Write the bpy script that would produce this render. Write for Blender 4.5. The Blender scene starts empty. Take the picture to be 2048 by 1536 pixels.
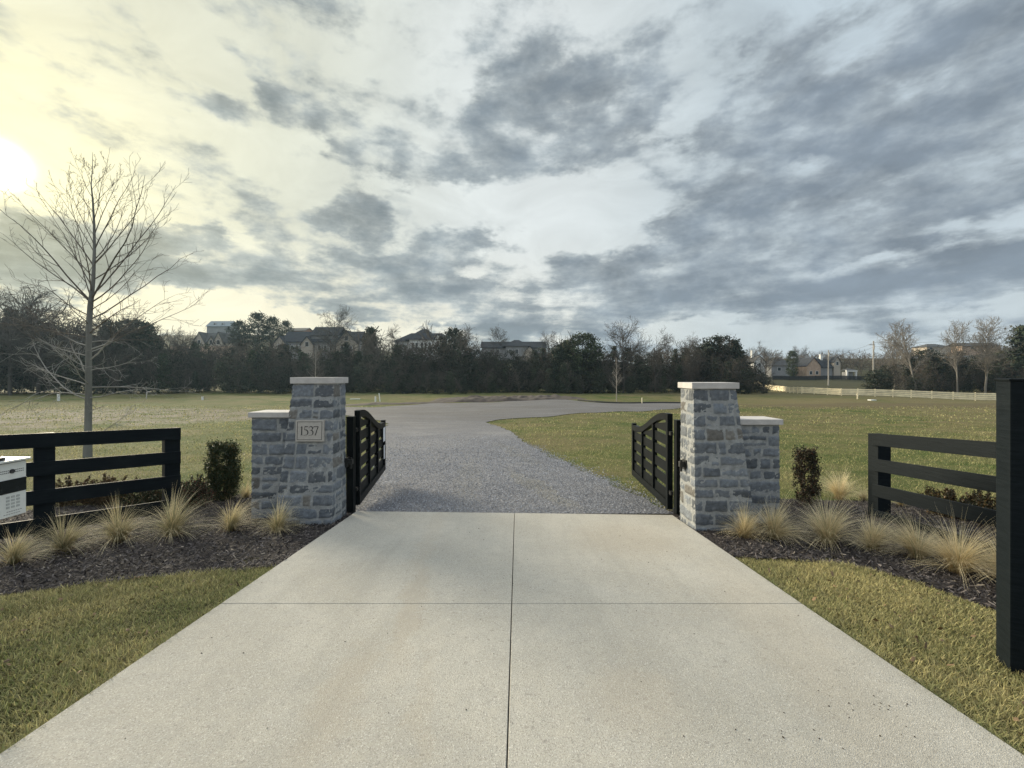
import bpy, bmesh, math, random
import numpy as np
from mathutils import Vector, Matrix, noise
R = math.radians
random.seed(7)
rng = np.random.default_rng(7)
sc = bpy.context.scene
col = sc.collection
F = 850.0                      # focal length in pixels of the 2048 px wide photograph

# ------------------------------------------------------------------ camera
cam_d = bpy.data.cameras.new('camera')
cam = bpy.data.objects.new('camera', cam_d)
col.objects.link(cam)
cam.location = (0, 0, 1.5)
cam.rotation_euler = (R(90), 0, 0)
cam_d.sensor_width = 36
cam_d.lens = F / 2048 * 36
cam_d.shift_y = -18 / 2048
cam_d.clip_end = 5000
sc.camera = cam
sc.view_settings.view_transform = 'Standard'
sc.view_settings.look = 'None'
sc.view_settings.gamma = 1
sc.view_settings.exposure = 0.4
sc.cycles.max_bounces = 6
sc.cycles.transparent_max_bounces = 8
sc.cycles.use_denoising = True

# ------------------------------------------------------------------ world: broken cloud with a veiled low sun
SUN_AZ, SUN_EL = R(-50.5), R(17.5)
SUN_DIR = Vector((math.sin(SUN_AZ) * math.cos(SUN_EL), math.cos(SUN_AZ) * math.cos(SUN_EL), math.sin(SUN_EL)))
world = bpy.data.worlds.new('World')
sc.world = world
world.use_nodes = True
world.cycles.sampling_method = 'MANUAL'
world.cycles.sample_map_resolution = 512


class NT:
    """small helper that writes node trees"""
    def __init__(s, tree):
        s.t = tree
        tree.nodes.clear()

    def n(s, kind, **kw):
        nd = s.t.nodes.new(kind)
        for k, v in kw.items():
            setattr(nd, k, v)
        return nd

    def put(s, sock, v):
        if isinstance(v, bpy.types.NodeSocket):
            s.t.links.new(v, sock)
        elif v is not None:
            sock.default_value = v

    def m(s, op, a, b=None, c=None, clamp=False):
        nd = s.n('ShaderNodeMath', operation=op, use_clamp=clamp)
        s.put(nd.inputs[0], a)
        if b is not None: s.put(nd.inputs[1], b)
        if c is not None: s.put(nd.inputs[2], c)
        return nd.outputs[0]

    def v(s, op, a, b=None):
        nd = s.n('ShaderNodeVectorMath', operation=op)
        s.put(nd.inputs[0], a)
        if b is not None: s.put(nd.inputs[3] if op == 'SCALE' else nd.inputs[1], b)
        return nd.outputs[1] if op in ('DOT_PRODUCT', 'LENGTH') else nd.outputs[0]

    def mix(s, f, a, b, blend='MIX'):
        nd = s.n('ShaderNodeMix', data_type='RGBA', blend_type=blend)
        s.put(nd.inputs[0], f)
        s.put(nd.inputs[6], (*a, 1) if isinstance(a, tuple) and len(a) == 3 else a)
        s.put(nd.inputs[7], (*b, 1) if isinstance(b, tuple) and len(b) == 3 else b)
        return nd.outputs[2]

    def step(s, x, lo, hi, a=0.0, b=1.0, smooth=True):
        nd = s.n('ShaderNodeMapRange', interpolation_type='SMOOTHSTEP' if smooth else 'LINEAR')
        s.put(nd.inputs[0], x)
        s.put(nd.inputs[1], lo); s.put(nd.inputs[2], hi); s.put(nd.inputs[3], a); s.put(nd.inputs[4], b)
        return nd.outputs[0]

    def noise(s, vec, scale, detail=4, rough=0.55, dist=0.0, out=0):
        nd = s.n('ShaderNodeTexNoise')
        s.put(nd.inputs['Vector'], vec)
        nd.inputs['Scale'].default_value = scale
        nd.inputs['Detail'].default_value = detail
        nd.inputs['Roughness'].default_value = rough
        nd.inputs['Distortion'].default_value = dist
        return nd.outputs[out]

    def comb(s, x, y, z=0.0):
        nd = s.n('ShaderNodeCombineXYZ')
        s.put(nd.inputs[0], x); s.put(nd.inputs[1], y); s.put(nd.inputs[2], z)
        return nd.outputs[0]


def sky_angles(px, py):
    az = math.atan((px - 1024) / F)
    el = math.atan((750 - py) / F * math.cos(az))
    return az, el


def build_world():
    q = NT(world.node_tree)
    tc = q.n('ShaderNodeTexCoord')
    d = q.v('NORMALIZE', tc.outputs['Generated'])
    sep = q.n('ShaderNodeSeparateXYZ'); q.put(sep.inputs[0], d)
    x, y, z = sep.outputs
    az = q.m('ARCTAN2', x, y)
    el = q.m('ARCSINE', z)
    dd = q.v('MULTIPLY', d, (1, 1, 2.1))
    # ragged edges: the angular position is disturbed before the cloud banks are measured
    w1 = q.v('SUBTRACT', q.noise(dd, 3.2, 5, 0.62, out=1), (0.5, 0.5, 0.5))
    w2 = q.v('SUBTRACT', q.noise(dd, 11.0, 6, 0.65, out=1), (0.5, 0.5, 0.5))
    ang = q.comb(az, el)
    ang = q.v('ADD', ang, q.v('MULTIPLY', w1, (0.20, 0.10, 0)))
    ang = q.v('ADD', ang, q.v('MULTIPLY', w2, (0.10, 0.07, 0)))
    blobs = [
        (635, 225, 130, 50, -5, .8), (700, 305, 75, 35, -20, 1.1), (805, 322, 80, 40, -22, 1.0), (890, 350, 95, 40, -10, .8),
        (720, 428, 75, 50, -20, 1.3), (640, 447, 70, 22, 0, .7), (530, 443, 80, 30, -10, .7),
        (1070, 180, 150, 110, -25, 1.05), (1060, 290, 160, 120, 0, 1.15), (1250, 170, 90, 90, 0, .75), (1280, 270, 150, 90, 20, .8),
        (1440, 330, 200, 85, 20, .95), (1700, 235, 300, 95, 12, 1.05), (1560, 190, 150, 60, 20, .5), (1980, 330, 190, 90, 0, .95),
        (1640, 425, 380, 48, 4, 1.0), (1400, 440, 200, 28, 4, .6), (1930, 90, 420, 190, -10, .75), (1500, 110, 200, 60, 25, .45),
        (560, 530, 380, 66, -3, 1.35), (890, 497, 130, 55, 28, 1.2), (760, 590, 400, 62, -6, 1.3), (950, 610, 260, 50, 0, .95),
        (1280, 540, 300, 70, 8, .95), (1480, 500, 140, 50, 10, .7), (1380, 600, 480, 56, 12, 1.2), (1800, 590, 520, 60, 4, 1.2),
        (1090, 650, 190, 22, 6, .6), (80, 478, 130, 38, 0, 1.0), (110, 560, 260, 70, 0, .85), (320, 500, 110, 60, 0, .6),
        (405, 197, 110, 28, -8, .7), (480, 142, 80, 26, -22, .6), (1800, 498, 320, 18, 0, .5), (1010, 480, 70, 18, -10, .5),
        (1850, 650, 500, 22, 0, .4), (300, 300, 260, 40, 8, .2),
        # openings
        (1010, 60, 260, 90, 0, -.3), (1400, 225, 130, 45, 25, -.9), (1690, 125, 130, 55, 20, -.45), (1140, 425, 230, 60, 0, -1.0),
        (1640, 315, 70, 26, 20, -.6), (1330, 480, 500, 26, 3, -.5), (1830, 520, 320, 24, 0, -.5), (1040, 585, 90, 26, 0, -.5),
        (1200, 668, 700, 22, 0, -.5), (320, 30, 190, 45, -25, -.5), (500, 650, 400, 30, 0, -.7), (330, 420, 420, 70, 0, -.5),
        (930, 440, 130, 40, 0, -.5), (1950, 450, 220, 30, 0, -.5),
    ]
    cover = 0.0
    for cx, cy, rx, ry, rot, amp in blobs:
        a0, e0 = sky_angles(cx, cy)
        ca = math.cos(a0)
        mp = q.n('ShaderNodeMapping', vector_type='TEXTURE')
        q.put(mp.inputs[0], ang)
        mp.inputs['Location'].default_value = (a0, e0, 0)
        mp.inputs['Rotation'].default_value = (0, 0, R(rot))
        mp.inputs['Scale'].default_value = (1.25 * rx / F * ca * ca, 1.25 * ry / F * ca, 1)
        g = q.n('ShaderNodeTexGradient', gradient_type='SPHERICAL')
        q.put(g.inputs[0], mp.outputs[0])
        cover = q.m('MULTIPLY_ADD', g.outputs[1], amp * 1.3, cover)
    B = q.m('MINIMUM', q.m('MAXIMUM', cover, -0.75), 0.66)
    OFF = (12.2, 6.1, 5.0)
    do = q.v('ADD', dd, OFF)
    n1 = q.noise(do, 6.4, 10, 0.60, 0.1)
    n2 = q.noise(do, 14.0, 9, 0.60, 0.1)
    # on the side away from the sun the layer closes a little
    cover = q.m('MULTIPLY_ADD', B, 1.12, q.m('MULTIPLY_ADD', n1, 2.9, -1.52))
    cover = q.m('ADD', cover, q.m('MULTIPLY_ADD', n2, 1.9, -0.95))
    cover = q.m('MULTIPLY_ADD', q.step(az, -0.2, 1.0), 0.10, cover)
    # long flat banks near the horizon
    band = q.noise(q.comb(q.m('MULTIPLY', az, 2.4), q.m('MULTIPLY', el, 15.0), 3.3), 1.0, 9, 0.58, 0.2)
    cover = q.m('ADD', cover, q.m('MULTIPLY', q.m('MULTIPLY_ADD', band, 4.2, -2.0), q.step(el, 0.12, 0.30, 1.0, 0.0)))
    c = q.step(cover, -0.12, 0.66)
    c2 = q.step(cover, 0.15, 1.35)
    # light between the clouds
    nish = q.n('ShaderNodeTexSky')
    nish.sky_type = 'NISHITA'
    nish.sun_disc = False
    nish.sun_elevation = SUN_EL
    nish.sun_rotation = SUN_AZ
    nish.air_density = 1.0
    nish.dust_density = 2.0
    clear = q.v('MINIMUM', q.v('SCALE', nish.outputs[0], 0.05), (0.05, 0.06, 0.07))
    side = q.step(az, -0.85, 0.75)
    bright = q.mix(side, (0.52, 0.525, 0.43), (0.375, 0.435, 0.475))
    mid = q.step(q.m('ABSOLUTE', q.m('SUBTRACT', az, 0.02)), 0.0, 0.55, 1.0, 0.0)
    bright = q.mix(q.m('MULTIPLY', mid, 0.7), bright, (0.57, 0.595, 0.59))
    low = q.step(el, 0.0, 0.36, 1.0, 0.0)
    bright = q.mix(q.m('MULTIPLY', low, q.step(az, -0.6, 0.5, 0.8, 0.10)), bright, (0.82, 0.72, 0.50))
    bright = q.v('ADD', q.v('SCALE', bright, 0.95), clear)
    dark = q.mix(side, (0.33, 0.36, 0.355), (0.30, 0.345, 0.38))
    deep = q.mix(side, (0.125, 0.16, 0.185), (0.15, 0.185, 0.225))
    tone = q.m('MULTIPLY_ADD', q.noise(q.v('ADD', dd, (OFF[0] + .03, OFF[1] + .02, OFF[2] + .10)), 6.0, 9, 0.60, 0.2), 1.3, 0.38)
    layer = q.v('SCALE', q.mix(c2, dark, deep), tone)
    sky = q.mix(q.m('MULTIPLY', c, 0.92), q.v('SCALE', bright, q.m('MULTIPLY_ADD', q.noise(dd, 5.0, 9, 0.62, 0.8), 0.55, 0.72)), layer)
    # glow of the veiled sun
    cs = q.m('MAXIMUM', q.v('DOT_PRODUCT', d, tuple(SUN_DIR)), 0.0)
    g1 = q.m('POWER', cs, 9.0)
    g2 = q.m('POWER', cs, 50.0)
    g3 = q.m('POWER', cs, 5200.0)
    damp = q.m('MULTIPLY_ADD', c, -0.5, 1.0)
    add = lambda s_, colr, f: q.v('ADD', s_, q.v('SCALE', q.v('MULTIPLY', colr, (1, 1, 1)), f))
    sky = add(sky, (0.12, 0.10, 0.035), q.m('MULTIPLY', g1, damp))
    sky = add(sky, (0.26, 0.20, 0.02), q.m('MULTIPLY', g2, damp))
    sky = add(sky, (9.0, 8.5, 6.5), g3)
    # sky overhead, above the picture, brightened to add fill light on the ground
    up = q.step(el, 0.72, 1.15)
    sky = q.mix(up, sky, (1.12, 1.17, 1.18))
    back = q.m('MULTIPLY', q.step(q.m('ABSOLUTE', az), 1.3, 2.2), q.step(el, 0.0, 0.5))  # unseen sky behind the camera, lifted to fill the pillar fronts
    sky = q.mix(q.m('MULTIPLY', back, 0.8), sky, (0.62, 0.70, 0.80))
    # below the horizon
    sky = q.mix(q.step(el, -0.06, 0.0), (0.10, 0.11, 0.09), sky)
    bg = q.n('ShaderNodeBackground')
    q.put(bg.inputs[0], sky)
    bg.inputs[1].default_value = 1.0
    out = q.n('ShaderNodeOutputWorld')
    q.put(out.inputs[0], bg.outputs[0])


build_world()
sun_d = bpy.data.lights.new('sun', 'SUN')
sun_d.energy = 5.0
sun_d.angle = R(18)
sun_d.color = (1.0, 0.88, 0.66)
sun = bpy.data.objects.new('sun', sun_d)
col.objects.link(sun)
sun.rotation_euler = (-SUN_DIR).to_track_quat('-Z', 'Y').to_euler()

# ------------------------------------------------------------------ ground shape
_ky = [-40, 0, 7, 9, 12, 16, 22, 30, 40, 55, 75, 95, 120]
_kz = [2.87, 0, -.503, -.64, -.82, -1.0, -1.22, -1.43, -1.65, -1.95, -2.25, -2.45, -2.5]


def ss(a, b, x):
    t = np.clip((x - a) / (b - a), 0, 1)
    return t * t * (3 - 2 * t)


def gz(x, y):
    x = np.asarray(x, float); y = np.asarray(y, float)
    z = sum(np.interp(y + o, _ky, _kz) for o in (-.8, 0, .8)) / 3
    z = np.where(y < 5.5, -0.0718 * y, z) - 0.04
    u = x / np.maximum(y, 20)
    und = 0.05 * np.sin(x * .31 + 1.3 * np.sin(y * .17)) + 0.05 * np.sin(y * .43 + x * .12) + 0.03 * np.sin(x * .9 + y * .7)
    z = z + und * ss(9, 22, y)
    z = z - 0.55 * ss(58, 80, x) * (1 - ss(70, 92, y)) * ss(30, 60, y)
    hn = 10.0 * (1 - ss(.15, .5, u)) + 2.6 * ss(.15, .5, u)
    z = z + hn * ss(108, 155, y)
    hf = 19 * (1 - ss(-.5, -.15, u)) + 3 * ss(-.5, -.15, u) + 9 * ss(.3, .6, u)
    z = z + hf * ss(158, 270, y)
    return z


def gz1(x, y):
    return float(gz(x, y))


def P(px, py, d):
    """world point seen at photo pixel (px, py) at distance d ahead"""
    return Vector(((px - 1024) * d / F, d, 1.5 - (py - 750) * d / F))


# ------------------------------------------------------------------ mesh helpers
def link(name, me, mat=None, parent=None):
    o = bpy.data.objects.new(name, me)
    col.objects.link(o)
    if mat is not None:
        me.materials.clear()
        me.materials.append(mat)
    if parent is not None:
        o.parent = parent
    return o


def np_mesh(name, V, faces, cols=None, smooth=False):
    """V (n,3); faces: list of int arrays (m,k); cols per vertex (n,3)"""
    me = bpy.data.meshes.new(name)
    V = np.asarray(V, np.float32)
    me.vertices.add(len(V))
    me.vertices.foreach_set('co', V.ravel())
    faces = [np.asarray(f, np.int32) for f in faces if len(f)]
    nl = sum(f.size for f in faces)
    npoly = sum(len(f) for f in faces)
    me.loops.add(nl)
    me.loops.foreach_set('vertex_index', np.concatenate([f.ravel() for f in faces]))
    me.polygons.add(npoly)
    sizes = np.concatenate([np.full(len(f), f.shape[1], np.int32) for f in faces])
    starts = np.concatenate([[0], np.cumsum(sizes)[:-1]]).astype(np.int32)
    me.polygons.foreach_set('loop_start', starts)
    if smooth:
        me.polygons.foreach_set('use_smooth', np.ones(npoly, bool))
    me.update(calc_edges=True)
    if cols is not None:
        a = me.color_attributes.new('tint', 'FLOAT_COLOR', 'POINT')
        c = np.ones((len(V), 4), np.float32)
        c[:, :3] = cols
        a.data.foreach_set('color', c.ravel())
    return me


def tag(o, label=None, cat=None, group=None, kind=None):
    if label: o['label'] = label
    if cat: o['category'] = cat
    if group: o['group'] = group
    if kind: o['kind'] = kind
    return o


def empty(name, loc, rz=0.0):
    o = bpy.data.objects.new(name, None)
    o.empty_display_size = 0.2
    col.objects.link(o)
    o.location = loc
    o.rotation_euler = (0, 0, rz)
    return o


def copy_tree(o, parent=None):
    c = o.copy()
    col.objects.link(c)
    if parent is not None:
        c.parent = parent
    for ch in o.children:
        copy_tree(ch, c)
    return c


class MB:
    """collects simple solids into one mesh"""
    def __init__(s):
        s.bm = bmesh.new()

    def box(s, x0, x1, y0, y1, z0, z1, M=None):
        vs = [s.bm.verts.new(Vector(p) if M is None else M @ Vector(p)) for p in
              ((x0, y0, z0), (x1, y0, z0), (x1, y1, z0), (x0, y1, z0), (x0, y0, z1), (x1, y0, z1), (x1, y1, z1), (x0, y1, z1))]
        for f in ((0, 3, 2, 1), (4, 5, 6, 7), (0, 1, 5, 4), (1, 2, 6, 5), (2, 3, 7, 6), (3, 0, 4, 7)):
            s.bm.faces.new([vs[i] for i in f])
        return s

    def prism(s, pts, vec, M=None):
        """polygon pts extruded along vec"""
        a = [Vector(p) for p in pts]
        b = [p + Vector(vec) for p in a]
        if M is not None:
            a = [M @ p for p in a]; b = [M @ p for p in b]
        va = [s.bm.verts.new(p) for p in a]
        vb = [s.bm.verts.new(p) for p in b]
        s.bm.faces.new(va[::-1]); s.bm.faces.new(vb)
        n = len(va)
        for i in range(n):
            s.bm.faces.new([va[i], va[(i + 1) % n], vb[(i + 1) % n], vb[i]])
        return s

    def cyl(s, p0, p1, r0, r1=None, n=12):
        r1 = r0 if r1 is None else r1
        p0 = Vector(p0); p1 = Vector(p1)
        ax = (p1 - p0).normalized()
        u = ax.orthogonal().normalized(); w = ax.cross(u)
        A = [s.bm.verts.new(p0 + (u * math.cos(2 * math.pi * i / n) + w * math.sin(2 * math.pi * i / n)) * r0) for i in range(n)]
        B = [s.bm.verts.new(p1 + (u * math.cos(2 * math.pi * i / n) + w * math.sin(2 * math.pi * i / n)) * r1) for i in range(n)]
        s.bm.faces.new(A[::-1]); s.bm.faces.new(B)
        for i in range(n):
            s.bm.faces.new([A[i], A[(i + 1) % n], B[(i + 1) % n], B[i]])
        return s

    def quad(s, *pts):
        s.bm.faces.new([s.bm.verts.new(Vector(p)) for p in pts])
        return s

    def build(s, name, mat, parent=None, bevel=0.0, smooth=False):
        bmesh.ops.recalc_face_normals(s.bm, faces=s.bm.faces)
        if bevel:
            bmesh.ops.bevel(s.bm, geom=list(s.bm.edges), offset=bevel, segments=2, affect='EDGES', profile=0.6)
        me = bpy.data.meshes.new(name)
        s.bm.to_mesh(me)
        s.bm.free()
        if smooth:
            for p in me.polygons: p.use_smooth = True
        return link(name, me, mat, parent)


# ------------------------------------------------------------------ materials
MAT = {}


def material(name):
    m = bpy.data.materials.new(name)
    m.use_nodes = True
    q = NT(m.node_tree)
    out = q.n('ShaderNodeOutputMaterial')
    bsdf = q.n('ShaderNodeBsdfPrincipled')
    q.put(out.inputs[0], bsdf.outputs[0])
    MAT[name] = m
    return m, q, bsdf, out


def obj_vec(q):
    return q.n('ShaderNodeTexCoord').outputs['Object']


def bump(q, bsdf, h, strength, dist):
    b = q.n('ShaderNodeBump')
    b.inputs['Strength'].default_value = strength
    b.inputs['Distance'].default_value = dist
    q.put(b.inputs['Height'], h)
    q.put(bsdf.inputs['Normal'], b.outputs[0])


def simple(name, c, rough=.6, var=.25, scale=6, bmp=0.0, spec=.5, detail=5, metallic=0):
    m, q, b, _ = material(name)
    v = obj_vec(q)
    f = q.noise(v, scale, detail, .6)
    lo = tuple(k * (1 - var) for k in c); hi = tuple(min(1, k * (1 + var)) for k in c)
    q.put(b.inputs['Base Color'], q.mix(q.step(f, .3, .7), lo, hi))
    b.inputs['Roughness'].default_value = rough
    b.inputs['Specular IOR Level'].default_value = spec
    b.inputs['Metallic'].default_value = metallic
    if bmp:
        bump(q, b, q.noise(v, scale * 5, 6, .6), bmp, .01)
    return m


def tinted(name, rough=.8, trans=0.0, noise_scale=0, amp=.3, bmp=0.0, bscale=40, spec=.3):
    """colour per piece comes from the mesh attribute «tint»"""
    m, q, b, out = material(name)
    a = q.n('ShaderNodeAttribute', attribute_name='tint')
    c = a.outputs['Color']
    if noise_scale:
        f = q.m('MULTIPLY_ADD', q.noise(obj_vec(q), noise_scale, 6, .65), 2 * amp, 1 - amp)
        c = q.v('SCALE', c, f)
    q.put(b.inputs['Base Color'], c)
    b.inputs['Roughness'].default_value = rough
    b.inputs['Specular IOR Level'].default_value = spec
    if bmp:
        bump(q, b, q.noise(obj_vec(q), bscale, 8, .7), bmp, .012)
    if trans:
        t = q.n('ShaderNodeBsdfTranslucent')
        q.put(t.inputs[0], c)
        mx = q.n('ShaderNodeMixShader')
        mx.inputs[0].default_value = trans
        q.put(mx.inputs[1], b.outputs[0]); q.put(mx.inputs[2], t.outputs[0])
        q.put(out.inputs[0], mx.outputs[0])
    return m


tinted('blade', .65, .35)
tinted('leaf', .55, .15)
tinted('farleaf', .8, .0)
tinted('chips', .75, 0)
tinted('stones', .8, 0)
tinted('masonry', .8, 0, 16, .5, 1.0, 38)
tinted('bark', .9, 0, 9, .2, .3, 30)
simple('cap_stone', (.47, .45, .43), .8, .10, 9, .25)
simple('black_paint', (.005, .007, .008), .45, .25, 5, .08, .10)
m_, q_, b_, _o = material('black_board')
v_ = obj_vec(q_)
gr_ = q_.noise(q_.v('MULTIPLY', v_, (2.5, 2.5, 34)), 1.6, 8, .7, .6)
wn_ = q_.noise(v_, 2.2, 6, .65)
c_ = q_.mix(q_.step(gr_, .3, .7), (.004, .007, .009), (.009, .013, .016))
c_ = q_.mix(q_.step(wn_, .52, .75, 0, .5), c_, (.018, .023, .025))
q_.put(b_.inputs['Base Color'], c_)
b_.inputs['Roughness'].default_value = .62
b_.inputs['Specular IOR Level'].default_value = .10
bump(q_, b_, gr_, .5, .006)
simple('iron', (.010, .011, .011), .45, .2, 6)
simple('paper', (.75, .77, .80), .6, .04, 20)
simple('keypad_white', (.60, .62, .60), .35, .05, 12)
simple('keypad_grey', (.35, .37, .36), .5, .1, 12)
simple('dark_screen', (.012, .016, .018), .15, .1, 12)
simple('ink', (.02, .02, .022), .5, .1, 20)
simple('grey_ink', (.16, .16, .17), .6, .1, 20)
simple('plaque', (.40, .375, .34), .75, .07, 30, .15)
simple('pvc', (.75, .76, .72), .45, .06, 5)
simple('tan_wall', (.38, .33, .27), .8, .1, .6)
simple('peach_brick', (.40, .29, .21), .85, .18, 1.1)
simple('red_brick', (.36, .20, .13), .85, .2, 1.2)
simple('white_wall', (.62, .62, .60), .7, .06, .5)
simple('grey_wall', (.22, .22, .22), .8, .12, .5)
simple('roof_dark', (.022, .025, .032), .9, .25, .8)
simple('roof_grey', (.07, .068, .066), .9, .2, .8)
simple('slate_pale', (.20, .23, .25), .8, .12, .8)
simple('window_glass', (.03, .035, .04), .12, .1, 1)
simple('pale_board', (.82, .72, .50), .75, .18, 1.0)
simple('pole_wood', (.33, .31, .28), .8, .12, 2)
simple('wire', (.05, .05, .05), .5, .1, 2)
simple('green_pvc', (.25, .5, .33), .5, .1, 3)
simple('mud', (.045, .033, .027), .9, .35, 1.5, .8)
simple('black_wood_fence', (.015, .015, .015), .8, .2, 2)
simple('slide', (.10, .22, .12), .4, .1, 2)


def mat_field():
    m, q, b, out = material('field')
    v = obj_vec(q)
    sep = q.n('ShaderNodeSeparateXYZ'); q.put(sep.inputs[0], v)
    x, y = sep.outputs[0], sep.outputs[1]
    big = q.noise(v, .09, 5, .6, .8)
    med = q.noise(v, .55, 6, .65, .4)
    fine = q.noise(v, 7, 6, .7)
    ff = q.noise(v, 45, 4, .7)
    green = q.mix(q.step(med, .35, .65), (.085, .128, .030), (.155, .185, .055))
    tan = q.mix(fine, (.18, .155, .07), (.30, .255, .13))
    f = q.m('ADD', q.m('MULTIPLY', big, .8), q.m('MULTIPLY', med, .6))
    f = q.m('ADD', f, q.m('MULTIPLY', fine, .5))
    f = q.m('ADD', f, q.m('MULTIPLY', q.step(x, 8, 45), .12))
    c = q.mix(q.step(f, .78, 1.12), green, tan)
    c = q.mix(q.m('MULTIPLY', q.step(ff, .35, .7), .6), q.v('SCALE', c, .45), c)
    # bare wet earth on the left of the field and at a few worn places
    mp = q.n('ShaderNodeMapping', vector_type='TEXTURE')
    q.put(mp.inputs[0], q.v('ADD', v, q.v('SCALE', q.v('SUBTRACT', q.noise(v, .3, 5, .7, out=1), (.5, .5, .5)), 9)))
    mp.inputs['Location'].default_value = (-34, 30, 0)
    mp.inputs['Scale'].default_value = (20, 13, 60)
    g = q.n('ShaderNodeTexGradient', gradient_type='SPHERICAL'); q.put(g.inputs[0], mp.outputs[0])
    bare = q.m('MULTIPLY', q.step(g.outputs[1], .02, .35), q.step(q.m('ADD', med, q.m('MULTIPLY', fine, .5)), .62, .85))
    c = q.mix(bare, c, q.mix(fine, (.12, .10, .075), (.26, .23, .20)))
    # a worn brown band in the right of the field
    mp2 = q.n('ShaderNodeMapping', vector_type='TEXTURE')
    q.put(mp2.inputs[0], q.v('ADD', v, q.v('SCALE', q.v('SUBTRACT', q.noise(v, .2, 5, .7, out=1), (.5, .5, .5)), 12)))
    mp2.inputs['Location'].default_value = (42, 46, 0)
    mp2.inputs['Rotation'].default_value = (0, 0, R(8))
    mp2.inputs['Scale'].default_value = (40, 7, 60)
    g2 = q.n('ShaderNodeTexGradient', gradient_type='SPHERICAL'); q.put(g2.inputs[0], mp2.outputs[0])
    c = q.mix(q.m('MULTIPLY', q.step(g2.outputs[1], .0, .5), .7), c, q.mix(fine, (.085, .068, .040), (.13, .105, .062)))
    # bare soil under the verge turf, painted darker as shade between the blades
    c = q.mix(q.step(y, 4.6, 5.4, .85, 0), c, (.040, .034, .018))
    # wooded slopes beyond the field
    c = q.mix(q.step(y, 100, 125), c, q.mix(med, (.035, .035, .02), (.09, .085, .045)))
    q.put(b.inputs['Base Color'], c)
    b.inputs['Roughness'].default_value = .95
    b.inputs['Specular IOR Level'].default_value = .1
    h = q.m('ADD', q.m('MULTIPLY', fine, .6), q.m('MULTIPLY', med, 1.6))
    bump(q, b, h, 1.0, .10)


def mat_concrete():
    m, q, b, out = material('concrete')
    v = obj_vec(q)
    vo = q.n('ShaderNodeTexVoronoi'); q.put(vo.inputs['Vector'], v); vo.inputs['Scale'].default_value = 210
    vo2 = q.n('ShaderNodeTexVoronoi'); q.put(vo2.inputs['Vector'], v); vo2.inputs['Scale'].default_value = 60
    big = q.noise(v, .8, 6, .6, .5)
    med = q.noise(v, 9, 6, .7)
    fine = q.noise(v, 120, 3, .7)
    c = q.mix(q.step(big, .3, .7), (.405, .38, .32), (.50, .472, .405))
    c = q.mix(q.m('MULTIPLY', q.step(med, .3, .7), .35), c, (.34, .335, .31))
    hs = q.n('ShaderNodeSeparateColor'); q.put(hs.inputs[0], vo.outputs['Color'])
    c = q.mix(q.step(hs.outputs[0], .78, .95, 0, .50), c, (.17, .155, .13))
    c = q.mix(q.step(hs.outputs[1], .85, .97, 0, .50), c, (.74, .72, .66))
    hs2 = q.n('ShaderNodeSeparateColor'); q.put(hs2.inputs[0], vo2.outputs['Color'])
    c = q.mix(q.step(hs2.outputs[0], .988, .995, 0, .35), c, (.16, .14, .12))
    c = q.mix(q.step(fine, .35, .7, 0, .45), c, (.24, .23, .21))
    tyre = q.noise(q.v('MULTIPLY', v, (3.2, .35, 1)), 1.2, 6, .65)
    c = q.mix(q.step(tyre, .45, .75, 0, .30), c, (.27, .26, .225))
    blot = q.noise(v, 2.6, 8, .72, .8)
    c = q.mix(q.step(blot, .52, .72, 0, .30), c, (.30, .285, .25))
    # rust-brown tyre traces and faint stains
    for (cx, cy, sx, sy, rot, a) in ((-.75, 3.2, .08, .8, 6, .30), (-.88, 2.2, .12, .45, 4, .28), (-.95, 5.0, .09, 1.3, 3, .18), (-.45, 2.1, .05, .5, 8, .18),
                                     (1.3, 4.8, .55, .6, 0, .30), (.65, 2.2, .2, .22, 0, .22), (1.8, 2.9, .25, 1.0, -8, .22)):
        mp = q.n('ShaderNodeMapping', vector_type='TEXTURE')
        q.put(mp.inputs[0], q.v('ADD', v, q.v('SCALE', q.v('SUBTRACT', q.noise(v, 5, 5, .7, out=1), (.5, .5, .5)), .35)))
        mp.inputs['Location'].default_value = (cx, cy, -.2)
        mp.inputs['Rotation'].default_value = (0, 0, R(rot))
        mp.inputs['Scale'].default_value = (sx * 1.6, sy * 1.6, 3)
        g = q.n('ShaderNodeTexGradient', gradient_type='SPHERICAL'); q.put(g.inputs[0], mp.outputs[0])
        c = q.mix(q.m('MULTIPLY', q.step(g.outputs[1], 0, .7), a * .7), c, (.36, .29, .20))
    q.put(b.inputs['Base Color'], c)
    b.inputs['Roughness'].default_value = .88
    b.inputs['Specular IOR Level'].default_value = .3
    bump(q, b, q.m('ADD', vo.outputs['Distance'], q.m('MULTIPLY', fine, .8)), .6, .004)


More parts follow.
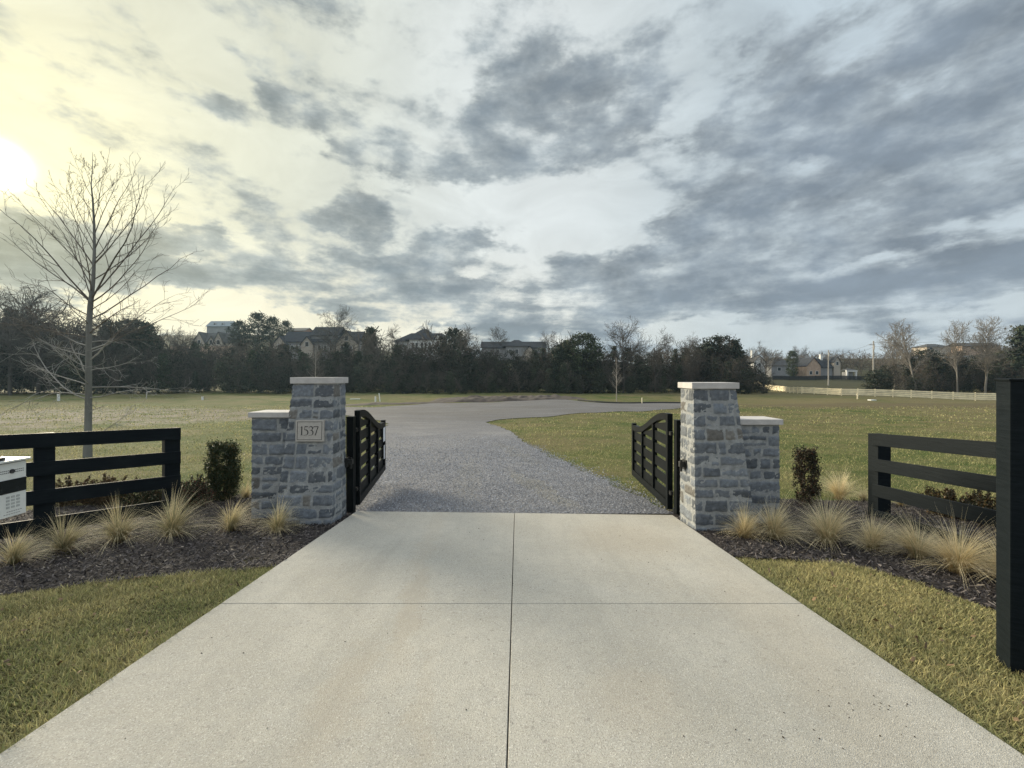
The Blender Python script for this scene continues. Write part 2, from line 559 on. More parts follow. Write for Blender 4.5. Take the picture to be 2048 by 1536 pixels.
def mat_gravel():
    m, q, b, out = material('gravel')
    v = obj_vec(q)
    vo = q.n('ShaderNodeTexVoronoi'); q.put(vo.inputs['Vector'], v); vo.inputs['Scale'].default_value = 26
    vs = q.n('ShaderNodeTexVoronoi'); q.put(vs.inputs['Vector'], v); vs.inputs['Scale'].default_value = 70
    hs = q.n('ShaderNodeSeparateColor'); q.put(hs.inputs[0], vo.outputs['Color'])
    hf = q.n('ShaderNodeSeparateColor'); q.put(hf.inputs[0], vs.outputs['Color'])
    big = q.noise(v, .35, 5, .6, .6)
    med = q.noise(v, 2.5, 6, .7)
    c = q.mix(hs.outputs[0], (.08, .086, .102), (.27, .28, .315))
    c = q.mix(q.m('MULTIPLY', hf.outputs[0], .45), c, (.34, .35, .385))
    c = q.mix(q.step(vo.outputs['Distance'], .2, .55, 0, .7), c, (.05, .05, .055))
    # fines and packed clay in the wheel tracks
    for (cx, cy, sx, sy, rot, a) in ((.45, 8.0, .30, 2.4, 16, .5), (-.9, 9.0, .35, 3.5, 4, .22), (.1, 13, .4, 3.5, 14, .25)):
        mp = q.n('ShaderNodeMapping', vector_type='TEXTURE')
        q.put(mp.inputs[0], q.v('ADD', v, q.v('SCALE', q.v('SUBTRACT', q.noise(v, 1.5, 5, .7, out=1), (.5, .5, .5)), .8)))
        mp.inputs['Location'].default_value = (cx, cy, -.6)
        mp.inputs['Rotation'].default_value = (0, 0, R(rot))
        mp.inputs['Scale'].default_value = (sx, sy, 9)
        g = q.n('ShaderNodeTexGradient', gradient_type='SPHERICAL'); q.put(g.inputs[0], mp.outputs[0])
        c = q.mix(q.m('MULTIPLY', q.step(g.outputs[1], 0, .5), a), c, (.17, .16, .125))
    c = q.mix(q.step(med, .45, .75, 0, .35), c, (.10, .10, .11))
    c = q.mix(q.step(big, .4, .7, 0, .30), c, (.28, .27, .26))
    c = q.v('SCALE', c, q.m('MULTIPLY_ADD', q.noise(q.v('MULTIPLY', v, (.5, 2.2, 1)), .9, 7, .75), .9, .52))
    gs = q.n('ShaderNodeSeparateXYZ'); q.put(gs.inputs[0], v)
    muddy = q.m('MULTIPLY', q.step(gs.outputs[1], 15, 34), q.step(q.noise(q.v('MULTIPLY', v, (.25, 1.2, 1)), .8, 7, .7), .35, .6, .35, .95))
    c = q.mix(muddy, c, (.085, .080, .076))
    q.put(b.inputs['Base Color'], c)
    b.inputs['Roughness'].default_value = .8
    bump(q, b, q.m('ADD', q.m('MULTIPLY', vo.outputs['Distance'], -1.0), q.m('MULTIPLY', med, 1.0)), .9, .02)


def mat_mulch():
    m, q, b, out = material('mulch')
    v = obj_vec(q)
    c = q.mix(q.step(q.noise(v, 30, 6, .7), .3, .7), (.012, .010, .010), (.055, .042, .038))
    q.put(b.inputs['Base Color'], c)
    b.inputs['Roughness'].default_value = .9
    bump(q, b, q.noise(v, 40, 6, .75), 1.0, .03)


mat_field(); mat_concrete(); mat_gravel(); mat_mulch()

# ------------------------------------------------------------------ the ground sheet
def axis(inner, step, outer, grow=1.12):
    a = list(np.arange(0, inner + 1e-6, step))
    s = step
    while a[-1] < outer:
        s *= grow
        a.append(a[-1] + s)
    return np.array(a)


def grid_mesh(xs, ys, zf):
    X, Y = np.meshgrid(xs, ys)
    Z = zf(X, Y)
    V = np.stack([X, Y, Z], -1).reshape(-1, 3)
    nx, ny = len(xs), len(ys)
    i = np.arange((ny - 1) * nx).reshape(ny - 1, nx)[:, :-1].ravel()
    return V, np.stack([i, i + 1, i + nx + 1, i + nx], -1)


ax = axis(40, .5, 900)
xs = np.concatenate([-ax[:0:-1], ax])
ay = axis(70, .5, 900, 1.10)
ys = np.concatenate([[-60, -40, -25, -15, -10, -7, -5, -3, -2, -1], ay])
V, Fq = grid_mesh(xs, ys, gz)
ground = link('field', np_mesh('field', V, [Fq], smooth=True), MAT['field'])
tag(ground, kind='structure')


def loft(name, params, lo, hi, n, mat, lift, axis_y=True, jit=0.0, jfreq=2.0):
    """sheet between two boundary curves lo(p), hi(p); p runs along Y (axis_y) or X"""
    V = []
    for p in params:
        a, b = lo(p), hi(p)
        a += jit * noise.noise((p * jfreq, 3.1, 0)) + .4 * jit * noise.noise((p * jfreq * 5, 3.1, 0))
        b += jit * noise.noise((p * jfreq, 9.7, 0)) + .4 * jit * noise.noise((p * jfreq * 5, 9.7, 0))
        for k in range(n + 1):
            t = a + (b - a) * k / n
            x, y = (t, p) if axis_y else (p, t)
            V.append((x, y, gz1(x, y) + lift(x, y)))
    i = np.arange((len(params) - 1) * (n + 1)).reshape(-1, n + 1)[:, :-1].ravel()
    Q = np.stack([i, i + 1, i + n + 2, i + n + 1], -1)
    me = np_mesh(name, V, [Q], smooth=True)
    o = link(name, me, MAT[mat])
    tag(o, kind='structure')
    return o


XL = ([6.0, 9.2, 14, 20.8, 25, 27, 30, 34, 38, 41, 44, 50, 56, 61, 64], [-2.32, -2.95, -4.2, -6.3, -7.3, -8.3, -11, -14.5, -17.5, -18, -13.5, -9.6, -1.6, 3.5, 5.2])
XR = ([6.0, 8.6, 13.3, 18, 23.5, 27, 28.2, 30.3, 33, 36, 41, 44, 48, 51, 53, 55, 60, 64], [2.3, 1.85, .88, .1, -.66, -1.7, -1.0, 2.7, 6, 9.6, 16.2, 22, 24, 20, 12.5, 9.5, 7.5, 5.9])
gravel_l = lambda y: float(np.interp(y, *XL))
gravel_r = lambda y: float(np.interp(y, *XR))
rows = list(np.arange(5.97, 30, .25)) + list(np.arange(30, 64, .5))
loft('gravel_road', rows, gravel_l, gravel_r, 60, 'gravel', lambda x, y: .030 if y > 8 else .022, True, .16, 1.6)

ML_LO = ([-12, -9, -6, -5, -4.1, -3.2, -2.22], [0.5, 1.6, 2.6, 3.0, 3.42, 3.78, 4.02])
ML_HI = ([-12, -8, -6, -4.6, -3.4, -2.9, -2.45, -2.22], [3.5, 5.6, 6.75, 7.3, 7.2, 6.9, 6.3, 6.05])
MR_LO = ([2.22, 3.23, 3.5, 3.62, 3.75, 4.2, 6, 9], [4.28, 4.06, 3.62, 3.15, 2.8, 2.45, 2.0, 1.4])
MR_HI = ([2.22, 2.45, 2.9, 3.4, 4.4, 5.6, 7, 9], [6.05, 6.3, 6.8, 7.0, 6.95, 6.75, 6.3, 5.6])
ml_lo = lambda x: float(np.interp(x, *ML_LO)); ml_hi = lambda x: float(np.interp(x, *ML_HI))
mr_lo = lambda x: float(np.interp(x, *MR_LO)); mr_hi = lambda x: float(np.interp(x, *MR_HI))


def mound(x, y):
    return .016 + .022 * noise.noise((x * 1.7, y * 1.7, 0)) + .012 * noise.noise((x * 9, y * 9, 1))


cl = list(np.arange(-12, -2.21, .06)) + [-2.22]
cr = [2.22] + list(np.arange(2.26, 9, .06))
loft('mulch_bed', cl, ml_lo, ml_hi, 60, 'mulch', mound, False, .05, 1.6)
loft('mulch_bed', cr, mr_lo, mr_hi, 60, 'mulch', mound, False, .05, 1.6)

# concrete driveway: panels with open joints on a darker bed
sl = MB()
ends_l, ends_r = 6.04, 5.83
joints = [-6.0, -3.2, -.45, 0.55, 3.20]


def xj(y):      # the middle joint drifts slightly
    return -.045 + .0135 * y


def panel(xa, xb, y0, y1a, y1b, g=.0032):
    # xa/xb = functions of y
    T = lambda x, y, dz=0: (x, y, -0.0718 * y + dz)
    top = [T(xa(y0) + g, y0 + g), T(xb(y0) - g, y0 + g), T(xb(y1b) - g, y1b - g), T(xa(y1a) + g, y1a - g)]
    sl.prism([(a, b, c - .13) for a, b, c in top], (0, 0, .13))


eL = lambda y: -2.21; eR = lambda y: 2.20
bounds = [-8.0, -5.3, -2.55, .45, 3.22]
for a, b in zip(bounds[:-1], bounds[1:]):
    panel(eL, xj, a, b, b); panel(xj, eR, a, b, b)
endm = (ends_l + ends_r) / 2
panel(eL, xj, 3.22, ends_l, endm); panel(xj, eR, 3.22, endm, ends_r)
bmesh.ops.recalc_face_normals(sl.bm, faces=sl.bm.faces)
bmesh.ops.bevel(sl.bm, geom=[e for e in sl.bm.edges], offset=.0025, segments=1, affect='EDGES')
drv = sl.build('driveway', MAT['concrete'])
tag(drv, kind='structure')
jb = MB()
jb.prism([(-2.18, -7.9, .5672 - .11), (2.17, -7.9, .5672 - .11), (2.17, 5.8, -.4164 - .11), (-2.18, 5.8, -.4164 - .11)], (0, 0, .07))
tag(jb.build('driveway_bed', MAT['mulch']), kind='structure')


# ------------------------------------------------------------------ scattered ground cover
def ribbons(P0, phi, L, W, lean, seg, drop=0.0, c0=None, c1=None, wind=(0, 0), pw=1.6):
    """blades: base P0 (n,3), heading phi, length L, width W, lean 0..1; returns V, faces, colours"""
    n = len(P0)
    t = np.linspace(0, 1, seg + 1)[None, :]
    d = np.stack([np.cos(phi), np.sin(phi)], -1)
    out = (L * lean)[:, None] * t ** pw * 1.0
    up = L[:, None] * (np.sqrt(np.maximum(1 - (lean[:, None]) ** 2 * .8, .05)) * t - drop * lean[:, None] * t ** 3)
    cx = P0[:, 0:1] + d[:, 0:1] * out + wind[0] * L[:, None] * t ** 2
    cy = P0[:, 1:2] + d[:, 1:2] * out + wind[1] * L[:, None] * t ** 2
    cz = P0[:, 2:3] + up
    psi = phi + np.pi / 2 + rng.normal(0, .5, n)
    w = W[:, None] * (1 - t ** 2 * .9) * .5
    sx, sy = np.cos(psi)[:, None] * w, np.sin(psi)[:, None] * w
    A = np.stack([cx - sx, cy - sy, cz], -1)
    B = np.stack([cx + sx, cy + sy, cz], -1)
    V = np.stack([A, B], 2).reshape(n, (seg + 1) * 2, 3)
    k = np.arange(seg) * 2
    q = np.stack([k, k + 1, k + 3, k + 2], -1)
    Fc = (np.arange(n)[:, None, None] * (seg + 1) * 2 + q[None]).reshape(-1, 4)
    if c0 is not None:
        tt = np.repeat(t, 2, 1)[..., None]
        C = (c0[:, None, :] * (1 - tt) + c1[:, None, :] * tt).reshape(-1, 3)
    else:
        C = None
    return V.reshape(-1, 3), Fc, C


def nz(x, y, s, seed=0.0):
    """cheap smooth noise for arrays, about -1..1"""
    return (np.sin(x * s + 1.7 * np.sin(y * s * .8 + seed) + seed * 3.1) * .5 + np.sin(y * s * 1.3 + 2.1 * np.sin(x * s * .7 - seed)) * .35
            + np.sin((x + y) * s * 2.3 + seed) * .25 + np.sin((x - 1.3 * y) * s * 4.1 + seed * 2) * .2) / 1.1


def lawn_colours(x, y, n, tanbias=0.0):
    f = nz(x, y, 1.3, 1.0) * .5 + nz(x, y, 4.2, 5.0) * .45 + rng.normal(0, .45, n) + tanbias
    f = np.clip(f * .5 + .5, 0, 1)[:, None]
    g = np.array([.10, .145, .042]); t = np.array([.54, .47, .225])
    c = g * (1 - f) + t * f
    c = c * rng.uniform(.3, 1.5, (n, 1))
    tip = c * .75 + np.array([.44, .37, .20]) * .38
    return c, tip


def make_blades(name, x, y, L, W, kind='stuff', bias=0.0, lean=(.25, .85)):
    n = len(x)
    P0 = np.stack([x, y, gz(x, y) - .004], -1)
    c, tip = lawn_colours(x, y, n, bias)
    V, Fc, C = ribbons(P0, rng.uniform(0, 6.283, n), L, W, rng.uniform(lean[0], lean[1], n), 2, .25, c, tip)
    o = link(name, np_mesh(name, V, [Fc], C), MAT['blade'])
    return o


def scatter(n, x0, x1, y0, y1, keep):
    x = rng.uniform(x0, x1, n); y = rng.uniform(y0, y1, n)
    k = keep(x, y)
    return x[k], y[k]


lo_l = lambda x: np.interp(x, *ML_LO) + .03 * nz(x, x * 0, 9, 2)
lo_r = lambda x: np.interp(x, *MR_LO) + .03 * nz(x, x * 0, 9, 4)
# left and right verge lawns
x1, y1 = scatter(150000, -5.2, -2.215, 1.2, 4.15, lambda x, y: (y < lo_l(x) + .02) & (-x < 1.25 * y + .35))
x2, y2 = scatter(175000, 2.205, 5.2, 1.2, 4.35, lambda x, y: (y < lo_r(x) + .02) & (x < 1.25 * y + .45))
gr = rng.uniform
o = make_blades('verge_grass', x1, y1, gr(.022, .062, len(x1)) * (1 + .4 * nz(x1, y1, 3, 8)), gr(.003, .0075, len(x1)), bias=-.12, lean=(.3, .97))
tag(o, 'short half dormant grass growing left of the concrete drive', 'grass', kind='stuff')
o = make_blades('verge_grass', x2, y2, gr(.022, .058, len(x2)) * (1 + .4 * nz(x2, y2, 3, 8)), gr(.003, .0075, len(x2)), bias=.10, lean=(.3, .97))
tag(o, 'short half dormant grass growing right of the concrete drive', 'grass', kind='stuff')


# tufts that lap over the concrete edge
ey = rng.uniform(1.3, 4.2, 5200)
ed = rng.uniform(-.004, .022, 5200)
left = rng.uniform(0, 1, 5200) < .5
ex = np.where(left, -2.212 - ed, 2.202 + ed)
keep_ = np.where(left, ey < 4.0, ey < 4.25) & (nz(ey, ex * 0, 7, 2) > -.35)
ex, ey = ex[keep_], ey[keep_]
o = make_blades('edge_grass', ex, ey, gr(.04, .095, len(ex)), gr(.003, .006, len(ex)), bias=-.5, lean=(.4, .95))
tag(o, 'longer green grass blades lapping over both edges of the concrete drive', 'grass', kind='stuff')

# field grass, thinning out with distance
def in_gravel(x, y):
    return (y > 5.9) & (y < 64) & (x > np.interp(y, *XL) - .02 - .1 * nz(x, y, 5, 3)) & (x < np.interp(y, *XR) + .02 + .1 * nz(x, y, 5, 7))


def in_bed(x, y):
    return ((x < 0) & (y < np.interp(x, *ML_HI) - .05)) | ((x >= 0) & (y < np.interp(x, *MR_HI) - .05))


X, Y, L, W = [], [], [], []
for (a, b, dens, l0, l1, w0, w1) in ((5.8, 9, 900, .03, .075, .004, .008), (9, 14, 330, .04, .09, .006, .012), (14, 24, 75, .05, .11, .012, .025), (24, 45, 14, .06, .15, .03, .06)):
    hw = 1.28 * b
    n = int(dens * (b - a) * 2 * hw)
    x, y = scatter(n, -hw, hw, a, b, lambda x, y: (abs(x) < 1.26 * y) & ~in_gravel(x, y) & ~in_bed(x, y))
    dry = nz(x, y, .35, 2) * .5 + nz(x, y, 1.1, 6) * .5
    k = rng.uniform(0, 1, len(x)) < .65 + .35 * dry
    x, y = x[k], y[k]
    X.append(x); Y.append(y); L.append(gr(l0, l1, len(x)) * (1 + .4 * dry[k])); W.append(gr(w0, w1, len(x)))
X, Y, L, W = map(np.concatenate, (X, Y, L, W))
print('field blades', len(X))
o = make_blades('field_grass', X, Y, L, W, bias=-.25, lean=(.4, .95))
tag(o, 'rough winter grass of the open field beyond the gate', 'grass', kind='stuff')


def chips(name, x, y, z, lx, wx, cols, mat, label, cat, tilt=.5, thick=.4):
    """little flattened wedges lying on a surface"""
    n = len(x)
    a = rng.uniform(0, 6.283, n)
    ux, uy = np.cos(a), np.sin(a)
    tz = rng.normal(0, tilt, n)
    tw = rng.normal(0, tilt, n)
    c = np.stack([x, y, z], -1)
    u = np.stack([ux, uy, tz], -1) * (lx / 2)[:, None]
    w = np.stack([-uy, ux, tw], -1) * (wx / 2)[:, None]
    h = np.zeros((n, 3)); h[:, 2] = wx * thick
    j = lambda: rng.uniform(.6, 1.0, (n, 1))
    V = np.stack([c - u * j() - w * j(), c + u * j() - w * j(), c + u * j() + w * j(), c - u * j() + w * j(), c - u * .4 + h * 1.0, c + u * .45 + h * .9], 1).reshape(-1, 3)
    b = np.arange(n)[:, None] * 6
    tri = np.concatenate([b + np.array([[0, 3, 4]]), b + np.array([[1, 5, 2]])])
    quad = np.concatenate([b + np.array([[0, 4, 5, 1]]), b + np.array([[3, 2, 5, 4]])])
    C = np.repeat(cols, 6, 0)
    o = link(name, np_mesh(name, V, [tri, quad], C), MAT[mat])
    tag(o, label, cat, kind='stuff')
    return o


def mulch_chips(lo, hi, xr, label):
    x = rng.uniform(xr[0], xr[1], 60000); y = rng.uniform(2.2, 7.3, 60000)
    k = (y > lo(x) - .015) & (y < hi(x)) & (abs(x) < 1.26 * y + .3) & (rng.uniform(0, 1, 60000) < np.clip(4.2 / y, 0, 1))
    x, y = x[k], y[k]
    z = gz(x, y) + np.array([mound(a, b) for a, b in zip(x, y)]) + rng.uniform(0, .015, len(x))
    n = len(x)
    v = rng.uniform(0, 1, (n, 1)) ** 3
    c = np.array([[.014, .011, .011]]) * (1 - v) + np.array([[.17, .148, .14]]) * v
    lt = rng.uniform(0, 1, n) < .015
    c[lt] = np.array([.35, .30, .24]) * rng.uniform(.6, 1.1, (lt.sum(), 1))
    chips('mulch_chips', x, y, z, rng.uniform(.015, .065, n), rng.uniform(.005, .014, n), c, 'chips', label, 'mulch')


mulch_chips(lambda x: np.interp(x, *ML_LO), lambda x: np.interp(x, *ML_HI), (-7.5, -2.2), 'dark shredded bark mulch in the bed left of the drive')
mulch_chips(lambda x: np.interp(x, *MR_LO), lambda x: np.interp(x, *MR_HI), (2.2, 7.5), 'dark shredded bark mulch in the bed right of the drive')

x = rng.uniform(-5.5, 2.8, 130000); y = rng.uniform(5.95, 20, 130000) ** 1.0
k = (x > np.interp(y, *XL) - .12) & (x < np.interp(y, *XR) + .15) & (y > 6.02 - .03 * x) & (rng.uniform(0, 1, len(x)) < np.clip((7.5 / y) ** 1.6, 0, 1) * np.clip((20 - y) / 9, 0, 1))
x, y = x[k], y[k]
n = len(x)
s = rng.uniform(.008, .024, n) * np.clip(y / 9, .8, 1.4)
v = rng.uniform(0, 1, (n, 1)) ** 1.6
c = np.array([[.075, .082, .098]]) * (1 - v) + np.array([[.38, .395, .43]]) * v
chips('gravel_stones', x, y, gz(x, y) + .028 + rng.uniform(0, .008, n), s, s * rng.uniform(.5, .9, n), c, 'stones', 'loose crushed grey stone on the road beyond the gate', 'gravel', .35, .6)

# stones kicked out of the road and a few dead leaves on the turf
y = rng.uniform(6.2, 15, 1500); sd = rng.uniform(0, 1, 1500) < .7
x = np.where(sd, np.interp(y, *XR) + np.abs(rng.normal(0, .22, 1500)), np.interp(y, *XL) - np.abs(rng.normal(0, .18, 1500)))
v = rng.uniform(0, 1, (1500, 1))
s = rng.uniform(.012, .032, 1500)
chips('stray_stones', x, y, gz(x, y) + .02, s, s * .7, np.array([[.16, .165, .18]]) * (.6 + 1.6 * v), 'stones', 'stray crushed stones lying in the grass along the road edge', 'gravel', .4, .6)
x = np.concatenate([rng.uniform(-4.5, -2.3, 130), rng.uniform(2.3, 4.2, 130)]); y = rng.uniform(1.6, 4.0, 260)
k = np.where(x < 0, y < lo_l(x), y < lo_r(x))
x, y = x[k], y[k]; n = len(x)
c = np.tile(np.array([[.15, .10, .055]]), (n, 1)) * rng.uniform(.4, 1.5, (n, 1))
chips('dead_leaves', x, y, gz(x, y) + rng.uniform(.02, .05, n), rng.uniform(.015, .045, n), rng.uniform(.010, .025, n), c, 'chips', 'small dead leaves caught in the verge grass', 'leaves', .6, .25)

# crumbs of soil and twig on the concrete
pts = []
for (cx, cy, sx, sy, k) in ((1.75, 2.1, .35, .13, 26), (1.0, 4.6, .6, .5, 28), (-.4, 4.9, .5, .5, 22), (0, 3, 1.9, 1.2, 60), (1.6, 1.95, .4, .08, 10), (-1.3, 2.6, .6, .5, 12), (1.6, 4.2, .3, .5, 12)):
    for _ in range(k):
        pts.append((random.gauss(cx, sx * .6), random.gauss(cy, sy * .6)))
pts = np.array([p for p in pts if abs(p[0]) < 2.15 and 1.2 < p[1] < 5.75])
n = len(pts)
s = rng.uniform(.003, .010, n) * rng.choice([1, 1, 1, 1.3], n)
c = np.tile(np.array([[.035, .028, .020]]), (n, 1)) * rng.uniform(.6, 1.8, (n, 1))
chips('soil_crumbs', pts[:, 0], pts[:, 1], -0.0718 * pts[:, 1] + .001, s, s * rng.uniform(.4, .9, n), c, 'chips', 'dark crumbs of soil and leaf scattered over the concrete drive', 'debris', .15, .7)
#MARK1

# ------------------------------------------------------------------ split-face stone masonry
def stone_block(name, bot, top, parent, seed, h0=.13, h1=.20, skip=None):
    """four-sided masonry with battered faces; bot/top: 4 corners each, counter-clockwise seen from above"""
    rnd = random.Random(seed)
    bot = [Vector(p) for p in bot]; top = [Vector(p) for p in top]
    H = top[0].z - bot[0].z
    vs = [0.0]
    while vs[-1] < 1:
        vs.append(vs[-1] + rnd.uniform(h0, h1) / H)
    vs = [v / vs[-1] for v in vs]
    V, Q, C = [], [], []
    cen = sum(bot, Vector()) / 4

    def fn(i):
        a, b = bot[i], bot[(i + 1) % 4]
        n = (b - a).cross(top[i] - a).normalized()
        if n.dot((a + b) / 2 - cen) < 0: n = -n
        return n
    N = [fn(i) for i in range(4)]

    def patch(i, u0, u1, v0, v1, stone):
        a, b, c, d = bot[i], bot[(i + 1) % 4], top[(i + 1) % 4], top[i]
        W = (b - a).length
        S = lambda u, v: (a * (1 - u) + b * u) * (1 - v) + (d * (1 - u) + c * u) * v
        nx = max(2, int((u1 - u0) * W / (.022 if stone else .05)))
        nv = max(2, int((v1 - v0) * H / (.022 if stone else .05)))
        off = rnd.uniform(0, .009)
        tl = Vector((rnd.uniform(-.05, .05), rnd.uniform(-.08, .08)))
        if stone:
            r = rnd.random()
            base = np.array([.140, .156, .176]) * rnd.uniform(.6, 1.4)
            if r < .10: base = np.array([.165, .158, .145]) * rnd.uniform(.7, 1.2)
            if r > .85: base = np.array([.13, .148, .17]) * rnd.uniform(.7, 1.3)
        i0 = len(V)
        for q in range(nv + 1):
            for p in range(nx + 1):
                fu, fv = p / nx, q / nv
                u = u0 + (u1 - u0) * fu; v = v0 + (v1 - v0) * fv
                if stone and 0 < p < nx: u += rnd.uniform(-.2, .2) * (u1 - u0) / nx
                if stone and 0 < q < nv: v += rnd.uniform(-.2, .2) * (v1 - v0) / nv
                pos = S(u, v)
                du = min(u - u0 if u0 > 1e-4 else 9, u1 - u if u1 < 1 - 1e-4 else 9) * W
                dv = min(v - v0, v1 - v) * H
                e = min(du, dv)
                fall = min(1, max(0, e) / .012) ** .5
                nn = noise.noise(Vector((pos.x * 17, pos.y * 17, pos.z * 36))) * .6 + noise.noise(pos * 62) * .45
                cd = min(u, 1 - u) * W
                if stone:
                    # wander of the arris so that joints are not ruler straight
                    ind = min(1, cd / .05)
                    h = -.003 + fall * (.007 + .014 * nn + (off + (fu - .5) * tl.x * .25 + (fv - .5) * tl.y * .2) * ind)
                    pos = pos + Vector((0, 0, .006 * noise.noise(pos * 9 + Vector((3, 1, 7))) * 2.2)) * ind
                else:
                    h = .003 + .004 * noise.noise(pos * 14) + .002 * noise.noise(pos * 60)
                n = N[i] * h
                if u < 1e-4: n = n + N[(i - 1) % 4] * h
                if u > 1 - 1e-4: n = n + N[(i + 1) % 4] * h
                V.append(pos + n)
                if stone:
                    smear = max(0, noise.noise(pos * 16 + Vector((9, 9, 9))) - .20) * 1.3 * (1 - fall * .45)
                    edge = (1 - min(1, max(0, e) / .007)) * .6
                    k = min(1, smear + edge)
                    C.append(base * (1 + .35 * noise.noise(pos * 30)) * (1 - k) + np.array([.28, .295, .30]) * k)
                else:
                    C.append(np.array([.28, .29, .29]) * (1 + .3 * noise.noise(pos * 20)))
        for q in range(nv):
            for p in range(nx):
                k = i0 + q * (nx + 1) + p
                Q.append((k, k + 1, k + nx + 2, k + nx + 1))

    for i in range(4):
        W = (bot[(i + 1) % 4] - bot[i]).length
        patch(i, 0, 1, 0, 1, False)
        
        for r in range(len(vs) - 1):
            u = 0.0
            cells = []
            while u < 1:
                w = rnd.choice((.12, .18, .24, .30, .36)) * rnd.uniform(.85, 1.15) / W
                nu = u + w
                if 1 - nu < .07 / W: nu = 1.0
                cells.append((u, min(1, nu))); u = nu
            for (a, b) in cells:
                ja = (0 if a == 0 else rnd.uniform(.001, .006) / W); jb_ = (0 if b >= 1 else rnd.uniform(.001, .006) / W)
                v0, v1 = vs[r] + rnd.uniform(.001, .008) / H, vs[r + 1] - rnd.uniform(.001, .008) / H
                if rnd.random() < .15 and a > 0 and b < 1:
                    vm = v0 + (v1 - v0) * rnd.uniform(.4, .6)
                    patch(i, a + ja, b - jb_, v0, vm - .006 / H, True); patch(i, a + ja, b - jb_, vm + .006 / H, v1, True)
                else:
                    patch(i, a + ja, b - jb_, v0, v1, True)
    i0 = len(V)
    for p in top: V.append(p); C.append(np.array([.35, .35, .33]))
    Q.append((i0, i0 + 1, i0 + 2, i0 + 3))
    Q.append((0, 1, 2, 3)) if False else None
    me = np_mesh(name, [tuple(p) for p in V], [np.array(Q)], np.array(C))
    return link(name, me, MAT['masonry'], parent)


def rect(x0, x1, y0, y1, z):
    return [(x0, y0, z), (x1, y0, z), (x1, y1, z), (x0, y1, z)]


def cap(name, x0, x1, y0, y1, z0, z1, parent):
    b = MB().box(x0, x1, y0, y1, z0, z1)
    return b.build(name, MAT['cap_stone'], parent, bevel=.004)


def pillar(side, o, top_z, cap_t, wing_z, lab):
    """side -1 left of the drive, +1 right; o = near inner base corner; local x grows away from the drive"""
    root = empty('gate_pillar', o)
    tag(root, lab, 'gate pillar', 'stone pillars either side of the gate')
    s = side
    zb = -.12

    def fix(pts):      # mirror keeps the order counter-clockwise
        pts = [(s * a, b, c) for a, b, c in pts]
        return pts if s > 0 else [pts[1], pts[0], pts[3], pts[2]]
    T = top_z - o[2]; Wz = wing_z - o[2]
    bot = fix([(0, -.02, zb), (.74, -.02, zb), (.74, .46, zb), (0, .46, zb)])
    tp = fix([(.012, .075, T - cap_t), (.53, .075, T - cap_t), (.53, .46, T - cap_t), (.012, .46, T - cap_t)])
    stone_block('masonry', bot, tp, root, 11 + s)
    a, b = sorted((s * -.02, s * .565))
    cap('capstone', a, b, .045, .50, T - cap_t, T, root)
    wb = fix([(.40, .24, zb), (1.18, .24, zb), (1.18, .60, zb), (.40, .60, zb)])
    wt = fix([(.40, .25, Wz - .07), (1.175, .25, Wz - .07), (1.175, .60, Wz - .07), (.40, .60, Wz - .07)])
    sw = stone_block('side_wall', wb, wt, root, 23 + s)
    # the coping stops at the battered face of the taller pier
    a, b = sorted((s * .56, s * 1.215))
    c = cap('coping', a, b, .215, .64, Wz - .07, Wz, sw)
    return root


LP = pillar(-1, (-2.318, 5.47, -.393), 1.47, .082, 1.0, 'battered grey stone gate pillar left of the drive with the 1537 house number plaque')
RP = pillar(1, (2.238, 5.19, -.373), 1.405, .075, .935, 'battered grey stone gate pillar right of the drive with its bright sunlit side')


def stroke(mb, pts, w, x0, z0, s, y0, y1):
    """pts: centre line in unit space; w: widths"""
    L, Rr = [], []
    n = len(pts)
    for i, p in enumerate(pts):
        a = pts[max(0, i - 1)]; b = pts[min(n - 1, i + 1)]
        d = Vector((b[0] - a[0], b[1] - a[1])).normalized()
        k = w[i] / 2 if isinstance(w, (list, tuple)) else w / 2
        L.append((p[0] - d.y * k, p[1] + d.x * k)); Rr.append((p[0] + d.y * k, p[1] - d.x * k))
    for i in range(n - 1):
        q = [L[i], L[i + 1], Rr[i + 1], Rr[i]]
        mb.prism([(x0 + a * s, y0, z0 + b * s) for a, b in q], (0, y1 - y0, 0))


def arc(cx, cy, rx, ry, a0, a1, n=14):
    return [(cx + rx * math.cos(R(a0 + (a1 - a0) * i / n)), cy + ry * math.sin(R(a0 + (a1 - a0) * i / n))) for i in range(n + 1)]


